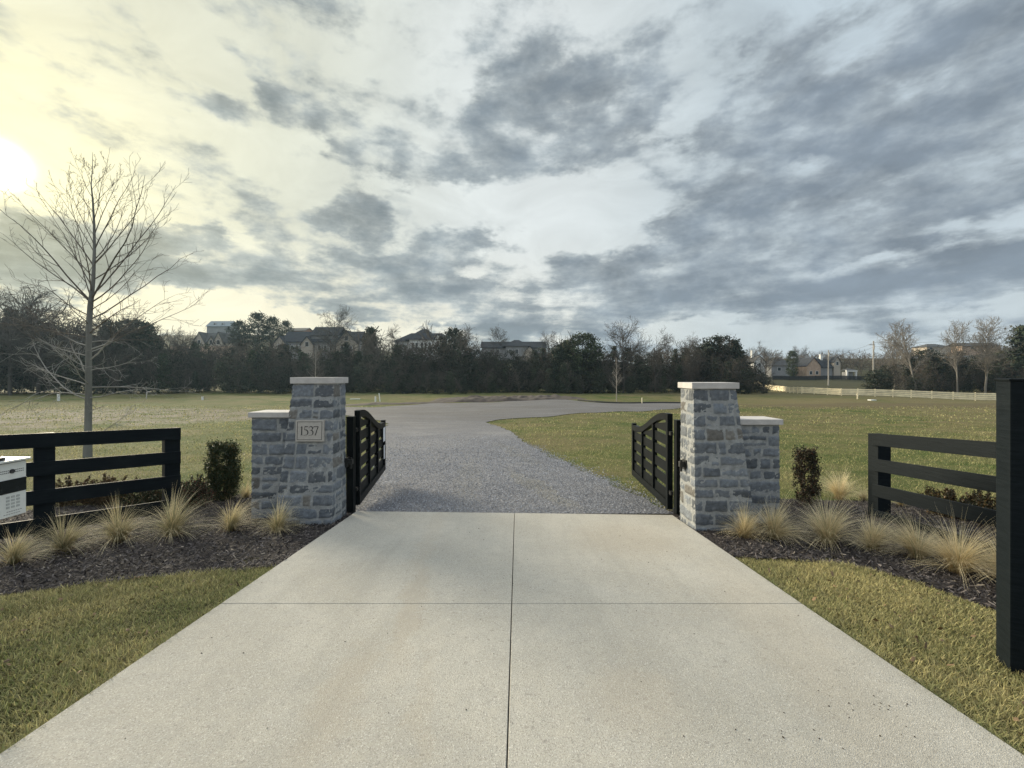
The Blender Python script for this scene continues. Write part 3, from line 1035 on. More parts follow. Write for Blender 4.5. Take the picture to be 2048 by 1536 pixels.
# plaque, in the pillar's space (pillar origin at the near inner corner)
def plaque(parent):
    cx, cz = -.275 - .03, .98 + .0
    # centre seen at pixel (618, 862)
    c = P(618, 862, 5.46) - Vector((-2.318, 5.47, -.393))
    cx, cz = c.x, c.z
    lean = math.atan(.095 / 1.78)
    M = Matrix.Translation((cx, -.035 + cz * .0535, cz)) @ Matrix.Rotation(-lean, 4, 'X')
    p = MB().box(-.182, .182, -.022, .05, -.138, .138).build('house_number_plaque', MAT['plaque'], parent, bevel=.003)
    p.matrix_local = M
    fr = MB()
    for x0_, x1_, z0_, z1_ in ((-.160, .160, .112, .117), (-.160, .160, -.117, -.112), (-.160, -.155, -.112, .112), (.155, .160, -.112, .112)):
        fr.box(x0_, x1_, -.0245, -.020, z0_, z1_)
    fr.build('border', MAT['ink'], p)
    s = .112; z0 = -.056
    y0, y1 = -.0248, -.020

    def digit(fn, x0):
        mb = MB(); fn(mb, x0)
        mb.build('numeral', MAT['ink'], p)

    def one(mb, x):
        stroke(mb, [(.10, -.0), (.10, 1.0)], .11, x, z0, s, y0, y1)
        stroke(mb, [(-.02, .86), (.07, .93), (.12, 1.01)], [.03, .05, .06], x, z0, s, y0 - .0004, y1)
        stroke(mb, [(-.03, .01), (.23, .01)], .035, x, z0, s, y0 - .0006, y1)

    def five(mb, x):
        stroke(mb, [(.14, .97), (.52, .97)], [.09, .07], x, z0, s, y0, y1)
        stroke(mb, [(.16, .98), (.12, .58)], .045, x, z0, s, y0 - .0004, y1)
        stroke(mb, [(.12, .58)] + arc(.22, .30, .29, .31, 90, -60) + [(.18, .0), (.02, -.03)], [.03, .05] + [.10] * 10 + [.09, .07, .05, .035, .03, .025], x, z0, s, y0 - .0006, y1)

    def three(mb, x):
        stroke(mb, [(.02, .84)] + arc(.24, .78, .20, .21, 140, -75), [.025, .03, .05, .06, .08, .09] + [.10] * 6 + [.07, .05, .035, .03], x, z0, s, y0, y1)
        stroke(mb, [(.14, .57)] + arc(.22, .28, .29, .30, 80, -60) + [(.18, -.0), (.0, -.04)], [.03, .05] + [.10] * 10 + [.09, .07, .05, .035, .03, .025], x, z0, s, y0 - .0006, y1)

    def seven(mb, x):
        stroke(mb, [(.02, .97), (.56, .97)], [.08, .07], x, z0, s, y0, y1)
        stroke(mb, [(.03, .99), (.01, .82)], .03, x, z0, s, y0 - .0004, y1)
        stroke(mb, [(.54, .97), (.36, .48), (.22, -.02)], [.07, .08, .10], x, z0, s, y0 - .0006, y1)
    digit(one, -.112); digit(five, -.078); digit(three, -.012); digit(seven, .050)


plaque(LP)


# ------------------------------------------------------------------ gate leaves
def gate(side, hinge, end, z_hi, z_lo, zb0, zb1, label):
    """leaf from hinge (x,y) to end (x,y); z values absolute"""
    root = empty('gate_leaf', (hinge[0], hinge[1], 0))
    tag(root, label, 'gate', 'open gate leaves')
    dx, dy = end[0] - hinge[0], end[1] - hinge[1]
    L = math.hypot(dx, dy)
    root.rotation_euler.z = math.atan2(dy, dx)
    th = .038      # half thickness
    bz = lambda s: zb0 + (zb1 - zb0) * s / L
    tz = lambda s: z_hi + (z_lo - z_hi) * float(ss(.06 * L, .84 * L, s))
    rail = .10
    m = MAT['black_paint']
    b = MB().box(0, .085, -th, th, bz(0), tz(0)); b.build('hinge_stile', m, root, .003)
    b = MB().box(L - .085, L, -th, th, bz(L), tz(L) + .025); b.build('closing_stile', m, root, .003)
    b = MB()
    n = 22
    for i in range(n):
        a0 = .0855 + (L - .171) * i / n; a1 = .0855 + (L - .171) * (i + 1) / n
        b.prism([(a0, -th, tz(a0) - rail), (a1, -th, tz(a1) - rail), (a1, -th, tz(a1) - .001), (a0, -th, tz(a0) - .001)], (0, 2 * th, 0))
    tr = b.build('top_rail', m, root)
    bm = bmesh.new(); bm.from_mesh(tr.data)
    bmesh.ops.remove_doubles(bm, verts=bm.verts, dist=.0005)
    bmesh.ops.delete(bm, geom=[f for f in bm.faces if abs(f.normal.x) > .95], context='FACES_ONLY')
    bm.to_mesh(tr.data); bm.free()
    b = MB().prism([(.0855, -th, bz(0)), (L - .0855, -th, bz(L)), (L - .0855, -th, bz(L) + .11), (.0855, -th, bz(0) + .11)], (0, 2 * th, 0))
    b.build('bottom_rail', m, root, .002)
    cols_ = [.0855, .0855 + (L - .171) * .345, .0855 + (L - .171) * .69, L - .0855]
    for c in cols_[1:3]:
        MB().box(c - .033, c + .033, -th + .003, th - .003, bz(c) + .11, tz(c) - rail + .006).build('muntin', m, root, .002)
    # boards with open slits between them, one panel per column
    for k in range(3):
        s0, s1 = cols_[k] + (.034 if k else .0005), cols_[k + 1] - (.034 if k < 2 else .0005)
        b = MB()
        zc = bz((s0 + s1) / 2) + .11
        top = max(tz(s0), tz(s1)) - rail + .004
        pitch, gap = .196, .050
        j = 0
        while zc + .02 < top:
            z1_ = zc + pitch - gap
            pa = [(s0, zc), (s1, zc), (s1, min(z1_, tz(s1) - rail + .004)), (s0, min(z1_, tz(s0) - rail + .004))]
            if pa[2][1] > zc + .004:
                b.prism([(u, -.007, v) for u, v in pa], (0, .014, 0))
            elif pa[3][1] > zc + .01:
                b.prism([(u, -.007, v) for u, v in (pa[0], ((s0 + s1) / 2, zc), pa[3])], (0, .014, 0))
            zc += pitch
        b.build('slat_panel', m, root)
    # hinge straps
    for z in (bz(0) + .22, tz(0) - .30):
        MB().box(-.075, .0, -.02, .02, z, z + .05).build('hinge', MAT['iron'], root)
    return root, L


G1, GL1 = gate(-1, (-2.245, 6.16), (-2.50, 8.28), .985, .60, -.385, -.345, 'black gate leaf swung open on the left, two white papers on its far end')
G2, GL2 = gate(1, (2.262, 6.08), (2.345, 8.2), .945, .55, -.42, -.42, 'black gate leaf swung open on the right beside the sunlit pillar, no papers')


def gate_post(x, y, z0, z1, label):
    r = empty('gate_post', (x, y, 0))
    tag(r, label, 'gate post', 'black posts carrying the gate leaves')
    MB().box(-.05, .05, -.05, .05, z0, z1).build('post', MAT['black_paint'], r, .003)
    MB().box(-.054, .054, -.054, .054, z1, z1 + .012).build('post_cap', MAT['black_paint'], r, .003)
    return r


gate_post(-2.29, 6.045, -.52, .90, 'slim black steel post between the left pillar and its gate leaf')
gate_post(2.335, 5.95, -.52, .86, 'slim black steel post between the right pillar and its gate leaf')


def bracket(p, s, label):
    r = empty('gate_bracket', p)
    tag(r, label, 'bracket', 'gate brackets bolted to the pillars')
    MB().box(-.012, .012, -.06, .06, -.065, .065).build('plate', MAT['iron'], r, .002)
    MB().box(min(0, s * -.075), max(0, s * -.075), -.03, .03, -.03, .04).build('arm', MAT['iron'], r, .004)
    MB().cyl((s * -.05, 0, -.09), (s * -.05, 0, .06), .016).build('pin', MAT['iron'], r)
    return r


bracket(P(695, 924, 5.93), -1, 'black iron bracket on the side of the left pillar')
bracket(P(1368, 929, 5.50) + Vector((.012, 0, 0)), 1, 'black iron bracket on the sunlit side of the right pillar')


def paper(root_gate, L, s, z0, z1, w, label, text_rows):
    M = Matrix.Translation(root_gate.location) @ Matrix.Rotation(root_gate.rotation_euler.z, 4, 'Z')
    r = empty('paper_notice', M @ Vector((s, -.040, z0)))
    r.rotation_euler.z = root_gate.rotation_euler.z
    tag(r, label, 'notice', 'white papers fixed to the left gate leaf')
    h = z1 - z0
    MB().box(-w / 2, w / 2, -.0025, .0, 0, h).build('sheet', MAT['paper'], r)
    return r


paper(G1, GL1, GL1 - .17, .235, .50, .20, 'large white paper notice near the top of the left gate leaf', 6)
paper(G1, GL1, GL1 - .17, -.10, .16, .10, 'narrow white paper notice low on the left gate leaf', 5)


# ------------------------------------------------------------------ board fences near the gate
def board_fence(label, posts, board_from, board_to, side, zt0, zt1, pitch):
    """posts: list of (x,y); boards run from board_from to board_to (x,y) on the side given"""
    root = empty('board_fence', (posts[0][0], posts[0][1], gz1(*posts[0])))
    tag(root, label, 'fence', 'black four board fences beside the gate')
    o = root.location
    a = Vector(board_from); b = Vector(board_to)
    d = (b - a).normalized(); n = Vector((-d.y, d.x)) * side
    ang = math.atan2(d.y, d.x)
    total = (b - a).length
    for (x, y) in posts:
        t = (Vector((x, y)) - a).dot(d) / total
        zt = zt0 + (zt1 - zt0) * t
        m = MB()
        M = Matrix.Translation((x - o.x, y - o.y, 0)) @ Matrix.Rotation(ang, 4, 'Z')
        m.box(-.085, .085, -.085, .085, gz1(x, y) - .2 - o.z, zt - o.z - .012, M)
        m.build('post', MAT['black_board'], root, .004)
    for k in range(4):
        z0 = -.165 - pitch * k
        off = n * (.088 + .0)
        m = MB()
        A = a + off; B = b + off
        thick = n * .025
        m.prism([(A.x - o.x, A.y - o.y, zt0 + z0 - o.z), (B.x - o.x, B.y - o.y, zt1 + z0 - o.z), (B.x - o.x, B.y - o.y, zt1 + z0 + .165 - o.z), (A.x - o.x, A.y - o.y, zt0 + z0 + .165 - o.z)], (thick.x, thick.y, 0))
        m.build('board', MAT['black_board'], root, .003)
    return root


# left wing: line through the posts, continuing out of the picture
l0 = Vector((-4.70, 5.86)); l1 = Vector((-5.46, 4.96)); dl = (l1 - l0).normalized()
lp = [l0, l1, l0 + dl * 3.5, l0 + dl * 5.9]
board_fence('black four board fence left of the drive behind the row of grass tufts', [tuple(p) for p in lp], tuple(l0 - dl * .085), tuple(l0 + dl * 6.0), 1, .775, .775 + 6.0 * .045, .325)
r0 = Vector((5.03, 5.82)); r1 = Vector((4.955, 3.5)); dr = (r1 - r0).normalized()
rp = [r0, r0 + dr * 2.4, r0 + dr * 4.8]
board_fence('black four board fence right of the drive running behind the tall black post', [tuple(p) for p in rp], tuple(r0 + dr * .02), tuple(r0 + dr * 5.0), -1, .705, .705 + 5.0 * .078, .345)

# tall post in the right foreground
tp = empty('tall_post', (2.86, 2.44, gz1(2.9, 2.5)))
tag(tp, 'tall black square timber post in the right foreground on the verge grass', 'post')
tp.rotation_euler.z = math.atan2(2.375 - 2.44, 2.985 - 2.86)
hp = 1.5 - (762 - 750) * 2.5 / F - tp.location.z
MB().box(0, .15, 0, .15, -.25, hp).build('shaft', MAT['black_board'], tp, .004)
MB().box(-.008, .158, -.008, .158, hp, hp + .014).build('post_cap', MAT['black_paint'], tp, .004)


# ------------------------------------------------------------------ entry keypad on its stand (left edge)
kp = empty('entry_keypad', (-2.86, 2.36, gz1(-2.9, 2.36)))
tag(kp, 'white entry keypad with speaker slots, dark screen and number buttons on a stand', 'keypad')
zo = -kp.location.z
Y0, Y1 = -.16, .14            # local y; the face looks towards the drive (+x)
MB().box(-.115, 0, Y0, Y1, .690 + zo, 1.005 + zo).build('housing', MAT['keypad_grey'], kp, .006)
fp = MB().box(.0005, .006, Y0 + .004, Y1 - .004, .694 + zo, .998 + zo).build('face_plate', MAT['keypad_white'], kp, .001)
MB().box(.0062, .0085, Y0 + .004, Y1 - .004, .828 + zo, .905 + zo).build('screen', MAT['dark_screen'], fp)
lid = MB().box(-.13, .022, Y0 - .01, Y1 + .012, 1.0055 + zo, 1.017 + zo).build('lid', MAT['keypad_white'], kp, .003)
for k in range(4):
    for j in range(3):
        yb = Y1 - .045 - .025 * j; zb_ = .805 - .019 * k
        b = MB().box(.0062, .0085, yb - .0085, yb + .0085, zb_ - .006 + zo, zb_ + .006 + zo).build('key', MAT['keypad_grey'], fp, .001)
b = MB()
for j in range(14):
    for dz in (.004, -.008):
        b.box(.0062, .0075, Y1 - .022 - .009 * j, Y1 - .017 - .009 * j, .951 + dz + zo, .955 + dz + zo)
b.build('speaker_slots', MAT['ink'], fp)
MB().cyl((.006, Y1 - .075, .951 + zo), (.012, Y1 - .075, .951 + zo), .012, n=20).build('call_button', MAT['ink'], fp)
b = MB()
for i in range(7):
    b.box(.0062, .0072, Y1 - .10 + .011 * i, Y1 - .093 + .011 * i, .722 + zo, .726 + zo)
    b.box(.0062, .0072, Y1 - .115 + .012 * i, Y1 - .107 + .012 * i, .708 + zo, .711 + zo)
b.build('legend', MAT['grey_ink'], fp)
cm = MB().cyl((-.055, Y1 - .13, 1.017 + zo), (-.055, Y1 - .13, 1.036 + zo), .058, n=28).build('camera_dome', MAT['iron'], kp, .003)
MB().cyl((-.055, Y1 - .13, 1.0365 + zo), (-.055, Y1 - .13, 1.052 + zo), .043, .036, n=28).build('dome_top', MAT['iron'], cm, .003)
b = MB().box(-.09, -.03, -.06, .0, -.1, .69 + zo)
b.build('stand', MAT['iron'], kp, .004)


# ------------------------------------------------------------------ feather grass tufts
def tuft_mesh(seed, n, h, spread, wind, green=.35):
    global rng
    keep, rng = rng, np.random.default_rng(seed)
    # blades hang together in locks
    nl = 34
    lph, lln, lh = rng.uniform(0, 6.283, nl), (.22 + .76 * rng.beta(1.5, 1.1, nl)), rng.uniform(.7, 1.15, nl)
    lk = rng.integers(0, nl, n)
    r = np.abs(rng.normal(0, .022, n)); a = lph[lk] + rng.normal(0, .5, n)
    P0 = np.stack([r * np.cos(a), r * np.sin(a), np.full(n, -.01)], -1)
    phi = lph[lk] + rng.normal(0, .20, n)
    lean = np.clip(lln[lk] + rng.normal(0, .10, n), .02, .97)
    stray = rng.uniform(0, 1, n) < .25
    phi[stray] = rng.uniform(0, 6.283, stray.sum()); lean[stray] = rng.uniform(.15, .95, stray.sum())
    L = 1.22 * h * rng.uniform(.65, 1.1, n) * lh[lk]
    W = rng.uniform(.0018, .0038, n)
    g = rng.uniform(0, 1, (n, 1)) < green
    base = np.where(g, np.array([[.16, .17, .07]]), np.array([[.42, .32, .15]])) * rng.uniform(.7, 1.25, (n, 1))
    tip = np.where(g, np.array([[.50, .46, .29]]), np.array([[.92, .80, .53]])) * rng.uniform(.7, 1.3, (n, 1))
    V, Fc, C = ribbons(P0, phi, L * spread, W, lean, 7, .36, base, tip, wind, 1.55)
    # a little thatch at the foot
    m = n // 5
    P1 = np.stack([rng.normal(0, .04, m), rng.normal(0, .04, m), np.full(m, -.01)], -1)
    V2, F2, C2 = ribbons(P1, rng.uniform(0, 6.283, m), rng.uniform(.05, .14, m), rng.uniform(.002, .004, m), rng.uniform(.5, .98, m), 3, .5,
                         np.tile([[.13, .085, .04]], (m, 1)), np.tile([[.26, .18, .09]], (m, 1)))
    me = np_mesh('feather_grass', np.concatenate([V, V2]), [np.concatenate([Fc, F2 + len(V)])], np.concatenate([C, C2]))
    rng = keep
    return me


tufts = [tuft_mesh(101, 620, .40, 1.0, (.12, -.05), .55), tuft_mesh(102, 680, .42, 1.0, (.22, -.04), .5), tuft_mesh(103, 860, .44, 1.06, (.05, -.03), .12),
         tuft_mesh(104, 1050, .50, 1.05, (.02, -.05), .08), tuft_mesh(105, 420, .36, .95, (.08, 0), .25),
         tuft_mesh(106, 520, .38, 1.0, (.26, -.06), .5), tuft_mesh(107, 760, .40, 1.05, (.16, -.08), .15), tuft_mesh(108, 800, .42, 1.05, (-.12, -.05), .12), tuft_mesh(109, 760, .40, 1.15, (.10, .02), .14)]
NG = [
    (25, 1140, 5, .95, 'leftmost feather grass tuft, cut by the left edge, below the keypad'),
    (128, 1112, 1, .95, 'feather grass tuft second from the left edge, before the fence post'),
    (238, 1092, 1, 1.15, 'broad feather grass tuft third from the left edge under the bottom fence board'),
    (345, 1082, 0, 1.30, 'tallest feather grass tuft of the left row, below the fence end post'),
    (460, 1072, 5, 1.05, 'feather grass tuft in front of the left upright holly'),
    (556, 1075, 0, .92, 'feather grass tuft at the foot of the left stone pillar'),
    (397, 1012, 4, .75, 'small thin feather grass tuft between the left fence end and the upright holly'),
    (492, 1006, 4, .85, 'small tan feather grass tuft against the side wall of the left pillar'),
    (1490, 1087, 8, .88, 'feather grass tuft at the foot of the right stone pillar'),
    (1548, 1088, 6, 1.0, 'feather grass tuft leaning right, second from the right pillar'),
    (1655, 1098, 2, 1.1, 'round feather grass tuft midway along the right bed below the upright holly'),
    (1745, 1110, 8, .88, 'feather grass tuft below the end post of the right fence'),
    (1835, 1128, 7, 1.0, 'feather grass tuft leaning left beside the largest right tuft'),
    (1918, 1158, 3, 1.0, 'largest feather grass tuft with tall upright plumes near the tall black post'),
    (2010, 1172, 7, .9, 'feather grass tuft half hidden by the tall black post'),
    (1680, 1008, 2, .98, 'feather grass tuft behind the bed between the upright holly and the fence post'),
    (1728, 1012, 4, .7, 'thin feather grass tuft just left of the right fence post'),
    (1803, 1022, 4, .7, 'small pale feather grass tuft seen through the right fence boards'),
]


def ground_hit(px, py):
    lo, hi = .5, 300.0
    f = lambda d: (1.5 - gz1((px - 1024) * d / F, d)) / d * F + 750 - py
    for _ in range(60):
        mid = (lo + hi) / 2
        if f(mid) > 0: lo = mid
        else: hi = mid
    d = lo
    return (px - 1024) * d / F, d


for i, (px, py, k, s, lab) in enumerate(NG):
    x, y = ground_hit(px, py - 8)
    o = bpy.data.objects.new('feather_grass', tufts[k])
    if not tufts[k].materials: tufts[k].materials.append(MAT['blade'])
    col.objects.link(o)
    o.location = (x, y, gz1(x, y) + .02)
    o.rotation_euler.z = random.uniform(-.5, .5)
    o.scale = (s, s, s * random.uniform(.92, 1.08))
    tag(o, lab, 'ornamental grass', 'feather grass tufts in the mulch beds')


# ------------------------------------------------------------------ leafy shrubs
def leaf_cards(P, size, colr, up=.3, aspect=.55):
    n = len(P)
    u = rng.normal(0, 1, (n, 3)); u /= np.linalg.norm(u, axis=1)[:, None]
    w = rng.normal(0, 1, (n, 3)); w -= (w * u).sum(1)[:, None] * u
    w /= np.linalg.norm(w, axis=1)[:, None]
    u = u * size[:, None] * .5; w = w * size[:, None] * .5 * aspect
    V = np.stack([P - u, P + w * .9, P + u, P - w * .9], 1).reshape(-1, 3)
    Q = np.arange(n)[:, None] * 4 + np.array([[0, 1, 2, 3]])
    return V, Q, np.repeat(colr, 4, 0)


def leaf_cols(n, c, var=.45, c2=None, p2=.2):
    C = np.tile(np.array([c]), (n, 1)) * rng.uniform(1 - var, 1 + var, (n, 1))
    if c2 is not None:
        k = rng.uniform(0, 1, n) < p2
        C[k] = np.array(c2) * rng.uniform(.7, 1.3, (k.sum(), 1))
    return C


def tubes(lines, sides=4):
    """lines: list of (points, radii) -> V, quads"""
    V, Q = [], []
    base = 0
    ang = np.arange(sides) * 2 * np.pi / sides
    ca, sa = np.cos(ang), np.sin(ang)
    for pts, rad in lines:
        p = np.asarray(pts, float); n = len(p)
        t = np.gradient(p, axis=0); t /= np.linalg.norm(t, axis=1)[:, None] + 1e-9
        ref = np.array([0., 0, 1]) if abs(t[0, 2]) < .9 else np.array([1., 0, 0])
        u = np.cross(t, ref); u /= np.linalg.norm(u, axis=1)[:, None] + 1e-9
        w = np.cross(t, u)
        ring = p[:, None, :] + (u[:, None, :] * ca[None, :, None] + w[:, None, :] * sa[None, :, None]) * np.asarray(rad)[:, None, None]
        V.append(ring.reshape(-1, 3))
        k = np.arange((n - 1) * sides).reshape(n - 1, sides)
        nx = np.roll(k, -1, 1)
        Q.append((np.stack([k, nx, nx + sides, k + sides], -1) + base).reshape(-1, 4))
        base += n * sides
    return np.concatenate(V), np.concatenate(Q)


def upright_shrub(label, x, y, h, w, n, c, c2, seed, loose=.0, name='upright_holly'):
    global rng
    keep, rng = rng, np.random.default_rng(seed)
    root = empty(name, (x, y, gz1(x, y)))
    tag(root, label, 'shrub', 'upright shrubs beside the pillars')
    # clumps of leaves set round a column
    nc = 260
    cz = rng.uniform(.02, .97, nc) ** .9
    rad = w / 2 * (.95 - .22 * cz ** 3) * (.75 + .25 * np.sin(np.minimum(cz * 6, 1.57)))
    a = rng.uniform(0, 6.283, nc)
    rr = rad * rng.uniform(.45, 1.0, nc)
    cc = np.stack([rr * np.cos(a), rr * np.sin(a), cz * h * .95], -1)
    idx = rng.integers(0, nc, n)
    Pp = cc[idx] + rng.normal(0, 1, (n, 3)) * np.array([w * .06, w * .06, h * .03])
    # stray shoots
    m = int(n * (.06 + loose))
    sh = rng.integers(0, nc, m)
    d = cc[sh] * np.array([1, 1, 0]); d /= np.linalg.norm(d, axis=1)[:, None] + 1e-6
    t = rng.uniform(0, 1, (m, 1))
    Pp[:m] = cc[sh] + (d * w * .10 + np.array([0, 0, h * .10])) * t + rng.normal(0, .008, (m, 3))
    V, Q, C = leaf_cards(Pp, rng.uniform(.022, .042, n), leaf_cols(n, c, .5, c2, .22))
    link('foliage', np_mesh('foliage', V, [Q], C), MAT['leaf'], root)
    L = []
    for i in range(14):
        a = rng.uniform(0, 6.283); r0 = rng.uniform(0, .03); r1 = w * .38 * rng.uniform(.3, 1)
        hh = h * rng.uniform(.75, 1.0)
        L.append(([(r0 * math.cos(a) + (r1 - r0) * math.cos(a) * k ** .6, r0 * math.sin(a) + (r1 - r0) * math.sin(a) * k ** .6, hh * k) for k in (0, .3, .6, 1)], [.008, .006, .004, .002]))
    V, Q = tubes(L)
    link('stems', np_mesh('stems', V, [Q], np.tile([[.06, .05, .04]], (len(V), 1))), MAT['bark'], root)
    rng = keep
    return root


upright_shrub('dense dark green upright holly left of the left pillar', *ground_hit(446, 1000), .99, .50, 15000, (.030, .045, .018), (.10, .085, .03), 5)
upright_shrub('sparse reddish brown upright holly right of the right pillar', *ground_hit(1613, 1013), .93, .36, 5200, (.028, .026, .014), (.075, .035, .020), 6, .10)


def low_shrub(label, px, py, h, w, n, c, c2, seed, spiky=.5, name='low_shrub', group='low shrubs behind the fences'):
    global rng
    keep, rng = rng, np.random.default_rng(seed)
    x, y = ground_hit(px, py)
    root = empty(name, (x, y, gz1(x, y)))
    tag(root, label, 'shrub', group)
    ns = 46
    Ls, Pp = [], []
    for i in range(ns):
        a = rng.uniform(0, 6.283); r = w / 2 * rng.uniform(0, 1) ** .6
        hh = h * rng.uniform(.6, 1.05) * (1 - .35 * (r / (w / 2)) ** 2)
        tip = np.array([r * math.cos(a), r * math.sin(a), hh])
        b0 = tip * np.array([.35, .35, 0])
        k = np.linspace(0, 1, 5)[:, None]
        line = b0 * (1 - k) + tip * k + np.concatenate([rng.normal(0, .012, (5, 2)), np.zeros((5, 1))], 1)
        Ls.append((line, [.006, .005, .004, .003, .002]))
        m = n // ns
        kk = rng.uniform(.12, 1, (m, 1)) ** .8
        Pp.append(b0 * (1 - kk) + tip * kk + rng.normal(0, .030, (m, 3)) * (1.25 - kk))
    Pp = np.concatenate(Pp)
    V, Q, C = leaf_cards(Pp, rng.uniform(.02, .038, len(Pp)), leaf_cols(len(Pp), c, .5, c2, .3))
    link('foliage', np_mesh('foliage', V, [Q], C), MAT['leaf'], root)
    V, Q = tubes(Ls)
    link('stems', np_mesh('stems', V, [Q], np.tile([[.07, .05, .04]], (len(V), 1))), MAT['bark'], root)
    rng = keep
    return root


for args in [
    ('bronze brown low shrub behind the left fence, far left of the row', 150, 1008, .42, 1.1, 8000, (.055, .040, .018), (.12, .07, .03), 31),
    ('bronze brown low shrub behind the left fence, in the middle gap', 215, 1008, .46, .9, 7500, (.075, .050, .022), (.13, .08, .035), 32),
    ('dark green low shrub behind the left fence, beside its end post', 300, 1018, .42, .9, 8500, (.030, .040, .016), (.10, .06, .025), 33),
    ('dark shrub with red shoots between the left fence end post and the holly', 385, 1016, .52, .6, 6500, (.025, .035, .015), (.11, .045, .03), 34),
    ('low brown shrub behind the right fence, left one of the pair', 1900, 1035, .42, .75, 6500, (.035, .030, .012), (.10, .06, .02), 35),
    ('wide dark shrub behind the right fence, next to the tall black post', 1985, 1050, .44, 1.1, 8500, (.028, .028, .012), (.09, .055, .02), 36),
]:
    low_shrub(*args)
#MARK2

# ------------------------------------------------------------------ trees
def grow(lines, p, d, length, rad, level, rnd, cfg):
    """one limb and, recursively, its side limbs; lines gets (points, radii)"""
    seg = cfg['seg'][level]
    pts = [p.copy()]; rads = [rad]
    step = length / seg
    dirs = []
    for i in range(seg):
        t = (i + 1) / seg
        wob = cfg['wob'][level]
        d = (d + Vector((rnd.gauss(0, wob), rnd.gauss(0, wob), rnd.gauss(0, wob) + cfg['up'][level]))).normalized()
        p = p + d * step
        pts.append(p.copy()); dirs.append(d.copy())
        rads.append(max(cfg['rmin'], rad * (1 - t * cfg['taper'][level])))
    lines.append(([tuple(q) for q in pts], rads))
    if level + 1 >= len(cfg['seg']): return
    n = cfg['kids'][level]
    n = max(1, int(rnd.gauss(n, n * .15)))
    for k in range(n):
        t = cfg['start'][level] + (1 - cfg['start'][level]) * (k + rnd.random()) / n
        i = min(seg - 1, int(t * seg)); f = t * seg - i
        q = pts[i].__class__(pts[i]) * (1 - f) + Vector(pts[i + 1]) * f
        ax = dirs[i].orthogonal().normalized()
        ax.rotate(Matrix.Rotation(rnd.uniform(0, 6.283), 3, dirs[i]))
        ang = R(rnd.uniform(*cfg['ang'][level]))
        nd = (dirs[i] * math.cos(ang) + ax * math.sin(ang)).normalized()
        ln = length * rnd.uniform(*cfg['len'][level]) * (1 - .45 * t)
        rr = max(cfg['rmin'], rads[i] * rnd.uniform(*cfg['rad'][level]))
        grow(lines, q, nd, ln, rr, level + 1, rnd, cfg)


def bark_cols(V, c, var=.25):
    V = np.asarray(V)
    k = 1 + var * np.sin(V[:, 0] * 3 + V[:, 2] * 2.3) * .5 + rng.normal(0, var * .3, len(V))
    return np.array([c]) * k[:, None]


def bare_proto(seed, H, cfg, c, sides=4):
    rnd = random.Random(seed)
    lines = []
    grow(lines, Vector((0, 0, 0)), Vector((0, 0, 1)), H * cfg.get('trunk', .72), H * cfg.get('tr', .016), 0, rnd, cfg)
    # scale to the wanted height
    zmax = max(q[2] for l in lines for q in l[0])
    k = H / zmax
    lines = [([(a * k, b * k, z * k) for a, b, z in l[0]], l[1]) for l in lines]
    lines[0][0][0] = (0, 0, -.8)
    Vt, Qt = tubes(lines[:1], 7)
    Vb, Qb = tubes(lines[1:], sides)
    mt = np_mesh('trunk', Vt, [Qt], bark_cols(Vt, c), smooth=True)
    mb = np_mesh('branches', Vb, [Qb], bark_cols(Vb, c))
    for m in (mt, mb): m.materials.append(MAT['bark'])
    return mt, mb


SPREAD = dict(seg=[7, 6, 5, 4], wob=[.05, .13, .18, .22], up=[.02, .06, .05, .03], taper=[.75, .8, .8, .7], kids=[14, 11, 8], start=[.26, .12, .08],
              ang=[(35, 65), (30, 60), (30, 65)], len=[(.55, .85), (.40, .7), (.4, .75)], rad=[(.5, .75), (.5, .7), (.5, .8)], rmin=.018, trunk=.62, tr=.015)
UPRIGHT = dict(SPREAD, kids=[18, 11, 7], ang=[(20, 38), (20, 42), (25, 50)], len=[(.45, .65), (.40, .65), (.4, .7)], start=[.30, .12, .1], trunk=.80, tr=.011)
COL_B = (.085, .075, .065)
COL_P = (.21, .19, .165)
PROT = {
    's1': bare_proto(1, 17, SPREAD, COL_B), 's2': bare_proto(2, 17, SPREAD, COL_B), 's3': bare_proto(9, 17, SPREAD, COL_B),
    'u1': bare_proto(4, 17, UPRIGHT, COL_P), 'u2': bare_proto(5, 17, UPRIGHT, COL_P), 'u3': bare_proto(6, 17, UPRIGHT, COL_P),
}
print('bare proto verts', [len(v[1].vertices) for v in PROT.values()])


def ground_at(px, d):
    x = (px - 1024) * d / F
    return x, d, gz1(x, d)


def top_height(px, d, ytop):
    x, y, z = ground_at(px, d)
    return 1.5 + (750 - ytop) * d / F - z


def place_bare(kind, px, d, ytop, label, group, wide=1.0, rz=None, name='bare_tree', nobranch=False):
    x, y, z = ground_at(px, d)
    h = top_height(px, d, ytop)
    root = empty(name, (x, y, z), random.uniform(0, 6.28) if rz is None else rz)
    mt, mb = PROT[kind]
    for nm, me in (('trunk', mt), ('branches', mb)):
        o = bpy.data.objects.new(nm, me); col.objects.link(o); o.parent = root
    k = h / 17
    root.scale = (k * wide, k * wide, k)
    tag(root, label, 'tree', group)
    return root


